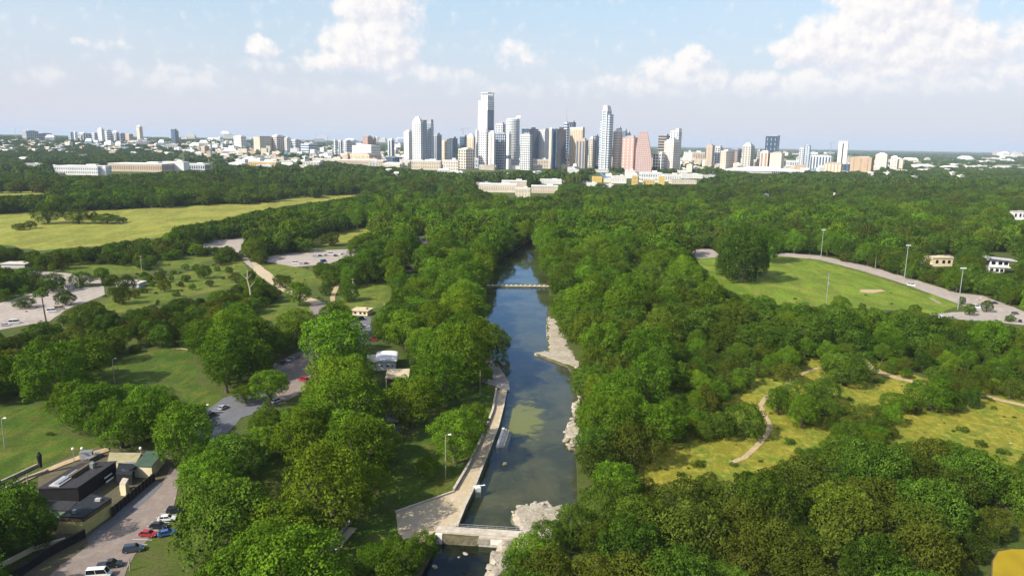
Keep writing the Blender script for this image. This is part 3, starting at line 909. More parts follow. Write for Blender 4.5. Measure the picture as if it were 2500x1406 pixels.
# east part
T(1608, 1640, 332, 3100, .55, 'dark', 'tan', 'band', 'dark striped tower left behind the white stepped pair', ph=8, fill=.35)
T(1637, 1666, 321, 3000, .6, 'white', 'lightglass', 'grid', 'tall white open topped tower of the stepped pair', pw=7, ph=6, crown='fin')
T(1624, 1668, 346, 2800, .45, 'white', 'beige', 'grid', 'front white gridded block of the stepped pair', pw=6, ph=6, crown='step')
T(1597, 1628, 374, 2780, .6, 'white', 'grey', 'grid', 'low white annex at the foot of the stepped pair', pw=7, ph=7)
T(1726, 1748, 355, 3400, .6, 'tan', 'grey', 'grid', 'concrete tower under construction with a mast', pw=8, ph=7, crown='mast')
T(1747, 1769, 359, 3450, .5, 'pale', 'grey', 'grid', 'pale lower half of the tower under construction', pw=8, ph=7)
T(1762, 1807, 369, 2900, .25, 'cream', 'tan', 'grid', 'yellowish hotel slab with a stepped roof east of downtown', pw=8, ph=7)
T(1784, 1816, 366, 3300, .6, 'glass', 'brown', 'fin', 'blue and brown block behind the yellowish hotel', pw=14)
T(1816, 1850, 356, 3200, .5, 'cream', 'white', 'grid', 'cream twin topped block left of the blue tower', pw=8, ph=7, crown='step')
T(1850, 1860, 367, 3300, .5, 'grey', 'glass', 'grid', 'small grey block between the cream block and the blue tower', pw=7, ph=7)
T(1872, 1908, 333, 3100, .65, 'dark', 'lightglass', 'grid', 'broad blue glass tower standing alone east of downtown', pw=12, ph=14, fill=.25, crown='parapet')
T(1860, 1886, 371, 2900, .6, 'cream', 'brown', 'fin', 'cream block with a dark slot under the blue tower', pw=9)
T(1886, 1925, 374, 2880, .6, 'beige', 'cream', 'fin', 'beige hotel with upright cream fins under the blue tower', pw=7)
T(1954, 1968, 362, 3300, .6, 'pale', 'white', 'grid', 'pale slab joined to the domed slim tower', pw=7, ph=6)
T(1967, 1983, 356, 3280, .6, 'lightglass', 'pale', 'grid', 'slim pale tower with a dark ring near its top', pw=6, ph=6, crown='dome')
T(1990, 2048, 381, 3200, .7, 'pale', 'white', 'fin', 'long pale block left of the white leaning tower', pw=9)
T(2051, 2073, 347, 3100, .8, 'white', 'grey', 'fin', 'white narrow tower with a dark zigzag window column', pw=30, fill=.16, crown='parapet')
T(2025, 2066, 399, 2750, .8, 'tan', 'cream', 'fin', 'brown low block with upright ribs below the white tower', pw=9)
T(2062, 2094, 402, 2900, .5, 'dark', 'glass', 'fin', 'low dark glass pavilion beside the brown cube', pw=9)
T(2091, 2152, 385, 2850, .65, 'tan', 'brown', 'fin', 'large brown brick cube at the east edge of the city', pw=16, fill=.14)
T(2146, 2182, 378, 3600, .6, 'cream', 'pale', 'grid', 'cream stepped block behind the brown cube', pw=9, ph=7, crown='step')
T(2181, 2199, 383, 3400, .7, 'white', 'cream', 'grid', 'small white block right of the stepped cream block', pw=9, ph=8)
T(2198, 2214, 390, 3400, .6, 'beige', 'cream', 'band', 'low beige wing right of the small white block', ph=7)

# low blocks, halls and campus buildings
def low_block(px, py, wpx, hpx, wall, roof, label, D=None, depth=None, yaw=0.0, cat='building', group=None, win=None, rooftype='flat', name='low_building'):
    p = GT(px, py) if D is None else at_depth(px, py, D)
    w = wpx * p.y / F_PX
    h = hpx * p.y / F_PX
    d = depth or max(8, w * .6)
    z = float(zt(p.x, p.y)) if D is None else 0.0
    t = thing(name, label, cat, (p.x, p.y + d / 2, z), yaw, group)
    b = MB()
    b.box(0, 0, -.5, w, d, h + .5)
    b.build('wall', BM[wall], t)
    r = MB()
    if rooftype == 'flat':
        r.box(0, 0, h, w + .8, d + .8, max(.5, h * .08))
        r.box(w * .2, d * .1, h + max(.5, h * .08), w * .22, d * .3, max(1.0, h * .18))
    else:
        k = h * .55
        r.v += [(-w / 2 - .5, -d / 2 - .5, h), (w / 2 + .5, -d / 2 - .5, h), (w / 2 + .5, d / 2 + .5, h), (-w / 2 - .5, d / 2 + .5, h), (-w / 2 + d * .3, 0, h + k), (w / 2 - d * .3, 0, h + k)]
        r.f += [(0, 1, 5, 4), (1, 2, 5), (2, 3, 4, 5), (3, 0, 4), (3, 2, 1, 0)]
        r.mi += [0] * 5
    r.build('roof', BM[roof], t)
    if win:
        g = MB()
        facade(g, w, d, h * .1, h * .95, 'grid', max(3.5, w / max(4, int(wpx / 4))), max(3.2, h / max(1, int(hpx / 5))), .5)
        g.build('glazing', BM[win], t, 'stuff')
    FAR_LM[label] = (p.x, p.y)
    if wpx < 80:
        SEEN_RECTS.append([(px - wpx * .5, py - hpx * 1.3), (px + wpx * .5, py - hpx * 1.3), (px + wpx * .5, py - hpx * .1), (px - wpx * .5, py - hpx * .1)])
    return t

LB = low_block
LB(187, 428, 104, 20, 'white', 'roofwhite', 'long white stadium wall above the great lawn', win='lightglass')
LB(246, 428, 26, 17, 'pale', 'roofwhite', 'pale lower block at the east end of the white stadium wall')
LB(330, 420, 130, 18, 'beige', 'roofwhite', 'long beige school building beside the white stadium wall', win='brown')
LB(422, 418, 54, 20, 'white', 'roofwhite', 'white hall closing the east end of the beige school')
LB(470, 416, 60, 14, 'pale', 'roofwhite', 'white open shed with dark bays past the white hall', win='dark')
LB(640, 408, 68, 12, 'yellow', 'roofwhite', 'flat ochre building with a pale roof among trees', win='brown')
LB(880, 405, 110, 12, 'beige', 'roofwhite', 'broad beige podium under the stepped museum block', win='tan')
LB(800, 398, 70, 8, 'cream', 'roofwhite', 'long cream hall west of the beige podium')
LB(1010, 406, 60, 12, 'cream', 'roofwhite', 'cream podium below the white west towers', win='beige')
LB(1040, 415, 70, 20, 'cream', 'roofwhite', 'long white gridded flats before the west towers', win='tan')
LB(1100, 420, 36, 26, 'white', 'roofwhite', 'white gridded flats with a darker east end', win='tan')
LB(1190, 412, 70, 22, 'pale', 'roofwhite', 'pale wide podium under the white balconied towers', win='lightglass')
LB(1240, 410, 34, 22, 'white', 'roofwhite', 'white gridded podium under the round tower', win='pale')
LB(1190, 415, 40, 10, 'cream', 'roofwhite', 'low white arcade at the edge of the downtown trees', win='grey')
LB(1262, 414, 44, 8, 'white', 'roofwhite', 'low white station hall before the round tower')
LB(1320, 412, 38, 20, 'cream', 'roofwhite', 'cream art deco block below the dark blue towers', win='tan')
LB(1385, 408, 24, 22, 'cream', 'roofgrey', 'cream frame block with a dark centre below the white framed tower', win='dark')
LB(1410, 412, 38, 14, 'white', 'roofwhite', 'white blank hall before the beige and blue tower')
LB(1422, 402, 34, 20, 'pale', 'roofwhite', 'pale open frame block behind the white blank hall', win='grey')
LB(1467, 402, 42, 16, 'white', 'roofwhite', 'white flat roofed hall at the foot of the tall pale tower', win='grey')
LB(1510, 404, 44, 12, 'beige', 'green', 'beige arena with a green curved roof', win='tan')
LB(1400, 424, 26, 9, 'pale', 'roofwhite', 'pale boathouse by the trees below downtown')
LB(1540, 402, 14, 14, 'cream', 'roofwhite', 'small cream block beside the pink office block', win='tan')
LB(1700, 392, 40, 18, 'beige', 'roofwhite', 'beige flats right of the stepped white pair', win='brown')
LB(1680, 396, 18, 22, 'white', 'roofwhite', 'small white block right of the stepped white pair')
LB(1857, 412, 60, 18, 'cream', 'roofwhite', 'cream gridded wing of the convention hall', win='tan')
LB(1895, 418, 34, 18, 'pink', 'roofwhite', 'pinkish entrance block of the convention hall', win='tan')
LB(1950, 408, 44, 14, 'white', 'roofwhite', 'white modern hall with blue panels by the convention hall', win='lightglass')
LB(2010, 408, 36, 20, 'white', 'roofwhite', 'white framed office with dark glass by the convention hall', win='dark')
def convention_hall():
    p = GT(1880, 424)
    k = p.y / F_PX
    t = thing('convention_hall', 'wide grey convention hall with long sloping roofs', 'hall', (p.x, p.y, 0))
    b = MB()
    b.prism([(-115 * k, 0), (115 * k, 0), (115 * k, 90), (-115 * k, 90)], 0, 7 * k * .6)
    b.build('wall', BM['pale'], t)
    r = MB()
    r.v += [(-118 * k, -2, 5 * k), (20 * k, -2, 5 * k), (20 * k, 60, 15 * k), (-40 * k, 60, 15 * k), (-118 * k, 92, 6 * k), (20 * k, 92, 8 * k), (118 * k, -2, 4 * k), (118 * k, 92, 5 * k)]
    r.f += [(0, 1, 2, 3), (0, 3, 4), (3, 2, 5, 4), (1, 6, 7, 5, 2)]
    r.mi += [0] * 4
    r.build('roof', BM['pale'], t)
    g = MB()
    for j in range(9):
        g.box((6 + j * 4.5) * k, -.4, 1, 3 * k, .4, 4 * k)
    g.build('glazing', BM['dark'], t, 'stuff')
convention_hall()
# museum and campus among the trees before downtown
LB(1215, 470, 90, 18, 'cream', 'roofwhite', 'long cream terraced flats rising out of the forest', win='beige')
LB(1180, 462, 34, 14, 'beige', 'roofgrey', 'beige wing with a flat brown roof at the west end of the terraced flats', win='tan')
LB(1255, 464, 60, 20, 'beige', 'roofwhite', 'beige sloped block behind the terraced flats', win='cream')
LB(1276, 484, 36, 22, 'cream', 'roofwhite', 'gridded cream end block lowest in the forest', win='beige')
LB(1330, 472, 64, 16, 'beige', 'roofwhite', 'tan flats right of the gridded end block', win='cream')
LB(1345, 450, 52, 10, 'white', 'roofwhite', 'white strip of low flats behind the tan flats', win='pale')
LB(1405, 450, 60, 7, 'white', 'roofwhite', 'thin white roof line among the trees', win='pale')
LB(1445, 456, 24, 9, 'white', 'roofwhite', 'small white porch building among the trees', win='pale')
LB(1485, 462, 26, 10, 'white', 'roofwhite', 'small white gridded building at the forest edge', win='pale')
LB(1512, 448, 34, 16, 'white', 'roofwhite', 'blank white hall of the yellow and white campus', win='pale')
LB(1538, 436, 22, 18, 'white', 'roofwhite', 'white stair block of the yellow and white campus')
LB(1550, 452, 14, 22, 'yellow', 'roofwhite', 'narrow ochre block of the campus', win='tan')
LB(1590, 446, 50, 22, 'white', 'roofwhite', 'main white campus block with a flat roof', win='lightglass')
LB(1585, 452, 26, 12, 'yellow', 'roofwhite', 'ochre panel block between two white campus blocks', win='tan')
LB(1615, 452, 14, 20, 'yellow', 'roofwhite', 'ochre slab leaning on the white campus block')
LB(1640, 444, 44, 16, 'white', 'roofwhite', 'white gallery east of the ochre slab', win='grey')
LB(1670, 450, 60, 9, 'cream', 'roofgrey', 'low cream hall at the east end of the campus', win='beige')
LB(1690, 436, 50, 9, 'white', 'roofwhite', 'white long shed behind the campus', win='pale')
def blue_roof():
    p = GT(1476, 446)
    k = p.y / F_PX
    t = thing('theatre', 'theatre with a swooping blue metal roof and ochre foyer', 'theatre', (p.x, p.y, 0))
    b = MB()
    b.box(-18 * k, 4, 0, 22 * k, 20, 14 * k)
    b.build('foyer', BM['yellow'], t)
    b = MB()
    b.box(14 * k, 6, 0, 34 * k, 24, 11 * k)
    b.build('wall', BM['cream'], t)
    r = MB()
    n = 8
    for j in range(n):
        a0, a1 = j / n, (j + 1) / n
        h = lambda a: (16 + 14 * (1 - math.sin(a * 2.6)) ) * k * .8
        x = lambda a: (-10 + 44 * a) * k
        r.poly([(x(a0), -2, h(a0) * .72), (x(a1), -2, h(a1) * .72), (x(a1), 26, h(a1)), (x(a0), 26, h(a0))])
    r.build('roof', BM['bluemetal'], t)
blue_roof()

# tower cranes, thin against the sky
def crane(px, ytop, D, label, jib, yaw):
    zb = 0
    top = at_depth(px, ytop, D)
    t = thing('tower_crane', label, 'crane', (top.x, D, zb), yaw, 'tower cranes over the city')
    mm = MB()
    for a in (-1.2, 1.2):
        for b in (-1.2, 1.2):
            mm.tube((a, b, 0), (a, b, top.z - 8), .35, .35, 4)
    for k in range(int(top.z / 6)):
        s = 1.2 if k % 2 else -1.2
        mm.tube((-s, -1.2, k * 6), (s, -1.2, min(top.z - 8, k * 6 + 6)), .22, .22, 4)
    mm.build('mast', BM['steel'], t)
    j = MB()
    j.tube((-jib * .3, 0, top.z - 7), (jib, 0, top.z - 7), .6, .4, 4)
    j.tube((-jib * .3, 0, top.z - 7), (0, 0, top.z), .25, .25, 4)
    j.tube((0, 0, top.z), (jib * .8, 0, top.z - 7), .25, .25, 4)
    j.box(-jib * .28, 0, top.z - 11, 5, 2.5, 4)
    j.build('jib', BM['steel'], t)
    j = MB()
    j.tube((0, 0, top.z - 8), (0, 0, top.z), .7, .3, 4)
    j.build('apex', BM['white'], t)
crane(1131, 311, 3400, 'pale crane left of the cupola tower', 32, .3)
crane(770, 325, 4300, 'crane with a level jib over the mid city', 60, 2.9)
crane(796, 330, 4300, 'thin short crane right of the level jib crane', 30, .4)
crane(1215, 300, 3450, 'crane behind the tallest tower', 30, 2.5)
crane(2030, 346, 3800, 'faint crane left of the white zigzag tower', 30, .2)
crane(36, 310, 5600, 'faint crane over the hospital block at the west end', 50, 2.8)

def ordinal(k):
    return ('', 'second ', 'third ', 'fourth ', 'fifth ', 'sixth ', 'seventh ', 'eighth ', 'ninth ', 'tenth ', 'eleventh ', 'twelfth ', 'thirteenth ', 'fourteenth ', 'fifteenth ', 'sixteenth ', 'seventeenth ', 'eighteenth ', 'nineteenth ', 'twentieth ')[k] if k < 20 else None

SHORT = {  # short phrases for the marks that the small houses are told apart by
    (50, 320): 'the grey hospital block', (240, 316): 'the curved white block of the western row', (342, 310): 'the lone cream tower', (425, 316): 'the dark blue slab tower',
    (187, 420): 'the white stadium wall', (330, 412): 'the beige school', (440, 410): 'the white hall', (582, 334): 'the white gridded hotel', (640, 402): 'the ochre building', (640, 335): 'the block with the overhanging roof',
    (830, 344): 'the twin stair towers', (885, 360): 'the wide white office block', (880, 400): 'the beige podium', (800, 394): 'the long cream hall', (960, 390): 'the low dark glass box',
    (1020, 400): 'the tall white west tower', (1100, 415): 'the white gridded flats', (1137, 405): 'the cream hotel', (1250, 408): 'the round tower', (1320, 408): 'the art deco block', (1410, 408): 'the white blank hall',
    (1475, 400): 'the tall pale tower', (1575, 405): 'the pink curved tower', (1645, 400): 'the stepped white pair', (1785, 405): 'the yellowish hotel', (1880, 415): 'the convention hall', (1890, 370): 'the blue glass tower',
    (2010, 405): 'the white framed office', (2062, 400): 'the white zigzag tower', (2120, 410): 'the brown cube', (2190, 395): 'the small white block', (1600, 450): 'the white campus', (1260, 475): 'the terraced flats'}

low_r = random.Random(11)
low_used = {}
def scatter_low(n, x0, x1, y0, y1, w0, w1, h0, h1, group, walls=('white', 'cream', 'white', 'beige', 'pale')):
    for k in range(n):
        px = x0 + (x1 - x0) * (k + low_r.random()) / n
        py = low_r.uniform(y0, y1)
        wall = low_r.choice(walls)
        rt = low_r.choice(('flat', 'flat', 'gable'))
        roof = low_r.choice(('roofwhite', 'roofwhite', 'roofgrey'))
        mark = min(SHORT, key=lambda q: (q[0] - px) ** 2 + 4 * (q[1] - py) ** 2)
        LOWS.append(((mark[0] - px) ** 2 + 4 * (mark[1] - py) ** 2, mark, px, py, low_r.uniform(w0, w1), low_r.uniform(h0, h1), wall, rt, roof, group))
LOWS = []
scatter_low(26, 0, 560, 352, 398, 8, 26, 3, 7, 'small white houses among the western trees')
scatter_low(8, 0, 140, 408, 436, 14, 40, 4, 8, 'small white houses among the western trees')
scatter_low(50, 120, 990, 340, 366, 10, 30, 6, 13, 'low blocks along the mid city', ('white', 'cream', 'beige', 'pale', 'white', 'lightglass'))
scatter_low(44, 540, 1000, 368, 412, 12, 44, 5, 11, 'low blocks west of downtown')
scatter_low(18, 1000, 1720, 396, 418, 14, 40, 6, 12, 'low blocks below downtown')
scatter_low(26, 1690, 2100, 378, 420, 12, 36, 5, 13, 'low blocks east of downtown')
scatter_low(34, 2150, 2500, 392, 416, 10, 44, 3, 8, 'pale sheds on the eastern plain')
scatter_low(10, 2430, 2500, 378, 392, 10, 26, 5, 12, 'pale sheds on the eastern plain')
scatter_low(16, 1720, 2490, 425, 500, 8, 24, 4, 9, 'white houses in the eastern forest', ('white', 'white', 'cream'))
scatter_low(14, 900, 1800, 418, 436, 10, 34, 4, 8, 'low roofs in the trees below downtown')

def distant_fabric():
    """the sea of small pale roofs behind those one can pick out"""
    r = random.Random(17)
    mbs = {k: MB() for k in ('white', 'cream', 'beige', 'pale', 'grey', 'tan', 'lightglass')}
    for k in range(1050):
        u = r.random()
        if u < .30:
            px, D = r.uniform(0, 640), r.uniform(3300, 6200)
        elif u < .72:
            px, D = r.uniform(450, 1650), r.uniform(2850, 5600)
        elif u < .95:
            px, D = r.uniform(1500, 2150), r.uniform(2800, 5200)
        else:
            px, D = r.uniform(2050, 2550), r.uniform(2900, 6500)
        q = at_depth(px, 380, D)
        z = float(zt(q.x, q.y))
        h = r.uniform(8, 16) if r.random() < .7 else r.uniform(16, 34)
        if px > 2150 or px < 500:
            h = min(h, 14)
        m_ = mbs[r.choice(('white', 'white', 'cream', 'cream', 'beige', 'pale', 'pale', 'grey', 'tan', 'lightglass'))]
        w = r.uniform(14, 46)
        d = r.uniform(12, 30)
        a = r.uniform(-.7, .3)
        m_.box(q.x, q.y, z - 2, w, d, h + 2, a)
        if r.random() < .5:
            m_.box(q.x + w * .1, q.y, z + h, w * .3, d * .4, 3, a)
    whole = MB()
    for i, (k, m_) in enumerate(mbs.items()):
        n = len(whole.v)
        whole.v += m_.v
        whole.f += [tuple(j + n for j in f) for f in m_.f]
        whole.mi += [i] * len(m_.f)
    whole.build('distant_city', [BM[k] for k in mbs], kind='stuff')
distant_fabric()
LOWS.sort(key=lambda q: q[0])
for _, mark, px, py, w_, h_, wall, rt, roof, group in LOWS:
    shape = ('flat' if rt == 'flat' else 'hipped') + (' dark topped' if roof == 'roofgrey' else '')
    wn = {'white': 'white', 'cream': 'cream', 'beige': 'beige', 'pale': 'pale grey', 'lightglass': 'pale blue'}[wall]
    key = (shape, wn, mark)
    k = low_used.get(key, 0)
    low_used[key] = k + 1
    LB(px, py, w_, h_, wall, roof, f'{ordinal(k)}closest {wn} {shape} building to {SHORT[mark]}', group=group, win='grey' if w_ > 20 else None, rooftype=rt, yaw=low_r.uniform(-.5, .5))
# ------------------------------------------------------------------ trees
class Leaves:
    """many small leaf-sized faces spread over the clumps of a crown"""
    def __init__(s, seed):
        s.r = np.random.default_rng(seed)
    def crown(s, R, z0, z1, n_lobe, n_leaf, size, flat=.8, ragged=.35, lean=0.0):
        r = s.r
        zc, hz = (z0 + z1) / 2, (z1 - z0) / 2
        puffs = []
        for k in range(n_lobe):
            a = k * 2.399963 + r.uniform(-.5, .5)
            q = (k + .5) / n_lobe
            el = math.asin(max(-1, min(1, 1 - 1.75 * q)))
            rad = r.uniform(.52, .72)
            c = np.array([math.cos(a) * math.cos(el) * R * rad, math.sin(a) * math.cos(el) * R * rad, zc + math.sin(el) * hz * rad * .95])
            lr = R * r.uniform(.34, .50)
            puffs.append((c, lr))
            for _ in range(10):
                d = r.normal(size=3)
                d[2] = d[2] * .8 + .25
                d /= np.linalg.norm(d)
                out = c - np.array([0, 0, zc])
                d = d + .55 * out / (np.linalg.norm(out) + .1)
                d /= np.linalg.norm(d)
                puffs.append((c + d * lr * r.uniform(.75, 1.12), lr * r.uniform(.26, .44)))
        PC = np.array([p[0] for p in puffs])
        PR = np.array([p[1] for p in puffs])
        w = PR ** 2
        idx = r.choice(len(PR), size=int(n_leaf * 3.2), p=w / w.sum())
        d = r.normal(size=(len(idx), 3))
        d /= np.linalg.norm(d, axis=1, keepdims=True)
        d[:, 2] = np.where(d[:, 2] < -.6, -d[:, 2], d[:, 2])
        p = PC[idx] + d * (PR[idx] * (1 - ragged * r.random(len(idx)) ** 2 + .12 * r.normal(size=len(idx))))[:, None]
        ok = np.ones(len(idx), bool)
        for c, q in puffs:
            dd = np.linalg.norm(p - c, axis=1)
            ok &= ~(dd < q * .72)
        p, d, idx = p[ok][:n_leaf], d[ok][:n_leaf], idx[ok][:n_leaf]
        n = d + r.normal(size=d.shape) * .36
        n /= np.linalg.norm(n, axis=1, keepdims=True)
        t = np.cross(n, r.normal(size=n.shape))
        t /= np.linalg.norm(t, axis=1, keepdims=True)
        b = np.cross(n, t)
        sz = size * r.uniform(.55, 1.35, len(p))
        e = sz * r.uniform(.5, .9, len(p))
        V = np.stack([p - t * sz[:, None] * .5, p - b * e[:, None] * .5 + n * (sz * .12)[:, None], p + t * sz[:, None] * .5, p + b * e[:, None] * .5 + n * (sz * .12)[:, None]], 1)
        pt = r.random(len(PR))
        tint = np.clip(.7 * pt[idx] + .35 * r.random(len(p)), 0, 1)  # random tone per clump, its contrast standing in for lit and shaded clumps
        return V.reshape(-1, 3), tint

def leaf_mesh(name, V, tint, mat, extra=None, extra_mat=None):
    n = len(V) // 4
    vx, fx = list(), list()
    me = bpy.data.meshes.new(name)
    ev = np.array(extra.v, float).reshape(-1, 3) if extra else np.zeros((0, 3))
    ef = extra.f if extra else []
    allv = np.concatenate([V, ev])
    loops = np.concatenate([np.arange(4 * n), np.array([i + 4 * n for f in ef for i in f], int)])
    starts = np.concatenate([np.arange(n) * 4, 4 * n + np.cumsum([0] + [len(f) for f in ef])[:-1]]) if ef else np.arange(n) * 4
    me.vertices.add(len(allv))
    me.vertices.foreach_set('co', allv.astype('f4').ravel())
    me.loops.add(len(loops))
    me.loops.foreach_set('vertex_index', loops.astype('i4'))
    me.polygons.add(len(starts))
    me.polygons.foreach_set('loop_start', starts.astype('i4'))
    me.materials.append(mat)
    if ef:
        me.materials.append(extra_mat)
        me.polygons.foreach_set('material_index', np.concatenate([np.zeros(n, 'i4'), np.ones(len(ef), 'i4')]))
    me.update(calc_edges=True)
    at = me.attributes.new('tint', 'FLOAT', 'FACE')
    at.data.foreach_set('value', np.concatenate([tint, np.zeros(len(ef))]).astype('f4'))
    return me

def trunk_shape(R, z0, z1, seed, n=5):
    r = random.Random(seed)
    mb = MB()
    tr = .035 * z1 + .08
    mid = (r.uniform(-.2, .2), r.uniform(-.2, .2), z0 + (z1 - z0) * .12)
    mb.tube((0, 0, -.4), mid, tr * 1.25, tr * .85, 7)
    for k in range(n):
        a = k * 2.4 + r.uniform(-.4, .4)
        q = (math.cos(a) * R * .30, math.sin(a) * R * .30, z0 + (z1 - z0) * r.uniform(.35, .5))
        e = (math.cos(a) * R * .62, math.sin(a) * R * .62, z0 + (z1 - z0) * r.uniform(.5, .8))
        mb.tube(mid, q, tr * .6, tr * .38, 5)
        mb.tube(q, e, tr * .38, tr * .12, 5)
    return mb

# prototypes: (species, crown radius 1 unit = metres as built)
PROTO = {}
def make_proto(kind, species, k, R, z0, z1, lobes, leaves, size, **kw):
    seed = abs(hash((species, k, leaves))) % 100000 if False else (sum(map(ord, species)) * 31 + k * 977 + leaves)
    V, t = Leaves(seed).crown(R, z0, z1, lobes, leaves, size, **kw)
    PROTO.setdefault(kind, []).append({'R': R, 'H': z1, 'V': V, 't': t, 'tr': trunk_shape(R, z0, z1, seed), 'sp': species})
for k in range(4):
    make_proto('leafy', 'leafy', k, 7.0, .6, 15.0 + k * .8, 13 + k, 12500, .40, ragged=.22)
for k in range(4):
    make_proto('oak', 'oak', k, 6.5, -.2, 10.0 + k * .7, 14 + k, 11500, .38, ragged=.20)
for k in range(3):
    make_proto('scrub', 'scrub', k, 4.5, .0, 7.0 + k * .7, 10 + k, 6500, .31, ragged=.25)
for k in range(3):
    make_proto('bush', 'oak', 20 + k, 2.6, -.6, 2.7, 7 + k, 1800, .30)
for k in range(4):
    make_proto('mid', 'oak', 40 + k, 6.5, -.4, 10.5 + k * .6, 12 + k, 2200, .85)
for k in range(2):
    make_proto('mid', 'leafy', 50 + k, 6.5, -.4, 11.5 + k, 12, 2200, .85)
for k in range(2):
    make_proto('mid', 'scrub', 55 + k, 6.0, -.4, 9.5 + k, 12, 2200, .85)
for k in range(4):
    make_proto('far', 'oak', 60 + k, 8.0, -1.0, 11.0, 9, 520, 2.3)
for k in range(4):
    make_proto('grove', 'oak', 70 + k, 26.0, -4.0, 13.0 + k, 16, 420, 9.0, ragged=.2)

# --- what must stay open, as a mask over the photograph (half size)
MW, MH = 1250, 703
def fill(mask, poly, val=True):
    p = np.array(poly, float) / 2
    y0, y1 = max(0, int(p[:, 1].min())), min(MH - 1, int(p[:, 1].max()) + 1)
    for y in range(y0, y1 + 1):
        xs = []
        for i in range(len(p)):
            a, b = p[i], p[(i + 1) % len(p)]
            if (a[1] > y) != (b[1] > y):
                xs.append(a[0] + (b[0] - a[0]) * (y - a[1]) / (b[1] - a[1]))
        xs.sort()
        for a, b in zip(xs[::2], xs[1::2]):
            mask[y, max(0, int(a)):max(0, min(MW, int(b) + 1))] = val
OPEN = np.zeros((MH, MW), bool)
NOBASE = np.zeros((MH, MW), bool)
POOL_SEEN = [(1112, 1290), (1140, 1235), (1165, 1185), (1206, 1085), (1234, 990), (1243, 930), (1215, 880), (1204, 862), (1222, 836), (1205, 810), (1212, 770), (1202, 720), (1195, 700), (1188, 690), (1235, 668), (1245, 642), (1290, 604), (1302, 585),
             (1314, 600), (1314, 640), (1342, 680), (1342, 720), (1336, 740), (1334, 790), (1337, 853), (1380, 888), (1400, 930), (1410, 960), (1405, 1060), (1402, 1130), (1404, 1200), (1385, 1230), (1350, 1300), (1220, 1325), (1190, 1380), (1175, 1400), (1075, 1400), (1050, 1360), (1064, 1320)]
for q in list(LAWNS.values()):
    fill(OPEN, q)
    fill(NOBASE, q)
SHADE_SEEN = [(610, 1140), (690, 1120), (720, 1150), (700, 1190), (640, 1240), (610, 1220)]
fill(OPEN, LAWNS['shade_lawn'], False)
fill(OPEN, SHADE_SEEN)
for q in (FIELD, *MEADOW_OPEN, POOL_SEEN, WALKWAY, DECK, SHELF, CORNER_YARD):
    fill(OPEN, q)
for q in (FIELD, POOL, CREEK, STREAM, WALKWAY, DECK, SHELF, CORNER_YARD):
    fill(NOBASE, q)
for nm, (q, k) in ROADS.items():
    fill(NOBASE, q)
    if nm not in ('event_car_park', 'hill_road'):
        fill(OPEN, q)
for q in ([(484, 600), (520, 588), (604, 578), (590, 600), (545, 604)], [(690, 700), (712, 705), (740, 722), (700, 712)], [(642, 634), (672, 624), (690, 628), (690, 642), (660, 646)], [(706, 636), (752, 632), (752, 650), (706, 650)], [(768, 612), (872, 608), (872, 624), (800, 640), (768, 636)]):
    fill(OPEN, q)
ROAD_HIDDEN = [  # road stretches that crowns hang over in the photograph
    [(740, 850), (775, 780), (795, 800), (785, 850), (768, 900), (750, 860)], [(760, 880), (800, 890), (770, 960), (735, 975), (735, 955), (755, 930)], [(640, 990), (690, 960), (700, 1000), (600, 1075)], [(600, 950), (640, 915), (690, 940), (640, 965)]]
for q in ROAD_HIDDEN:
    fill(OPEN, q, False)
EXTRA_OPEN = [[(290, 1330), (345, 1290), (400, 1235), (442, 1235), (442, 1290), (402, 1325), (345, 1370), (318, 1420), (270, 1420)], [(660, 870), (745, 845), (765, 860), (765, 945), (730, 945), (660, 905)], [(650, 962), (695, 962), (695, 990), (650, 990)],  # buildings and cars seen through gaps between the crowns
    [(888, 842), (985, 838), (985, 875), (998, 915), (998, 945), (945, 945), (930, 915), (890, 890)], [(940, 1005), (992, 1003), (990, 1030), (940, 1030)],
    [(850, 765), (908, 765), (912, 842), (885, 850)], [(2275, 615), (2335, 615), (2335, 655), (2275, 655)], [(2402, 612), (2480, 612), (2480, 670), (2402, 670)],
    [(2468, 512), (2510, 512), (2510, 540), (2468, 540)], [(2410, 1335), (2510, 1330), (2510, 1420), (2410, 1420)], [(280, 683), (345, 683), (345, 705), (280, 705)],
    [(985, 660), (1035, 650), (1035, 662), (985, 672)], [(1060, 676), (1105, 676), (1105, 690), (1060, 690)], [(0, 636), (60, 636), (60, 656), (0, 656)]]
for q in EXTRA_OPEN + SEEN_RECTS:
    fill(OPEN, q)
for nm, (line, wd) in TRAILS.items():
    pj = [project([(p.x, p.y, 0.1)]) for p in ribbon(line, wd)]
    q = [(float(a[0][0]), float(a[1][0])) for a in pj]
    fill(OPEN, q)
    fill(NOBASE, q)

def look(mask, px, py):
    i, j = (np.asarray(py) / 2).astype(int), (np.clip(px, 0, 2499) / 2).astype(int)
    ok = (i >= 0) & (i < MH) & (j >= 0) & (j < MW)
    out = np.zeros(i.shape, bool)
    out[ok] = mask[i[ok], j[ok]]
    return out

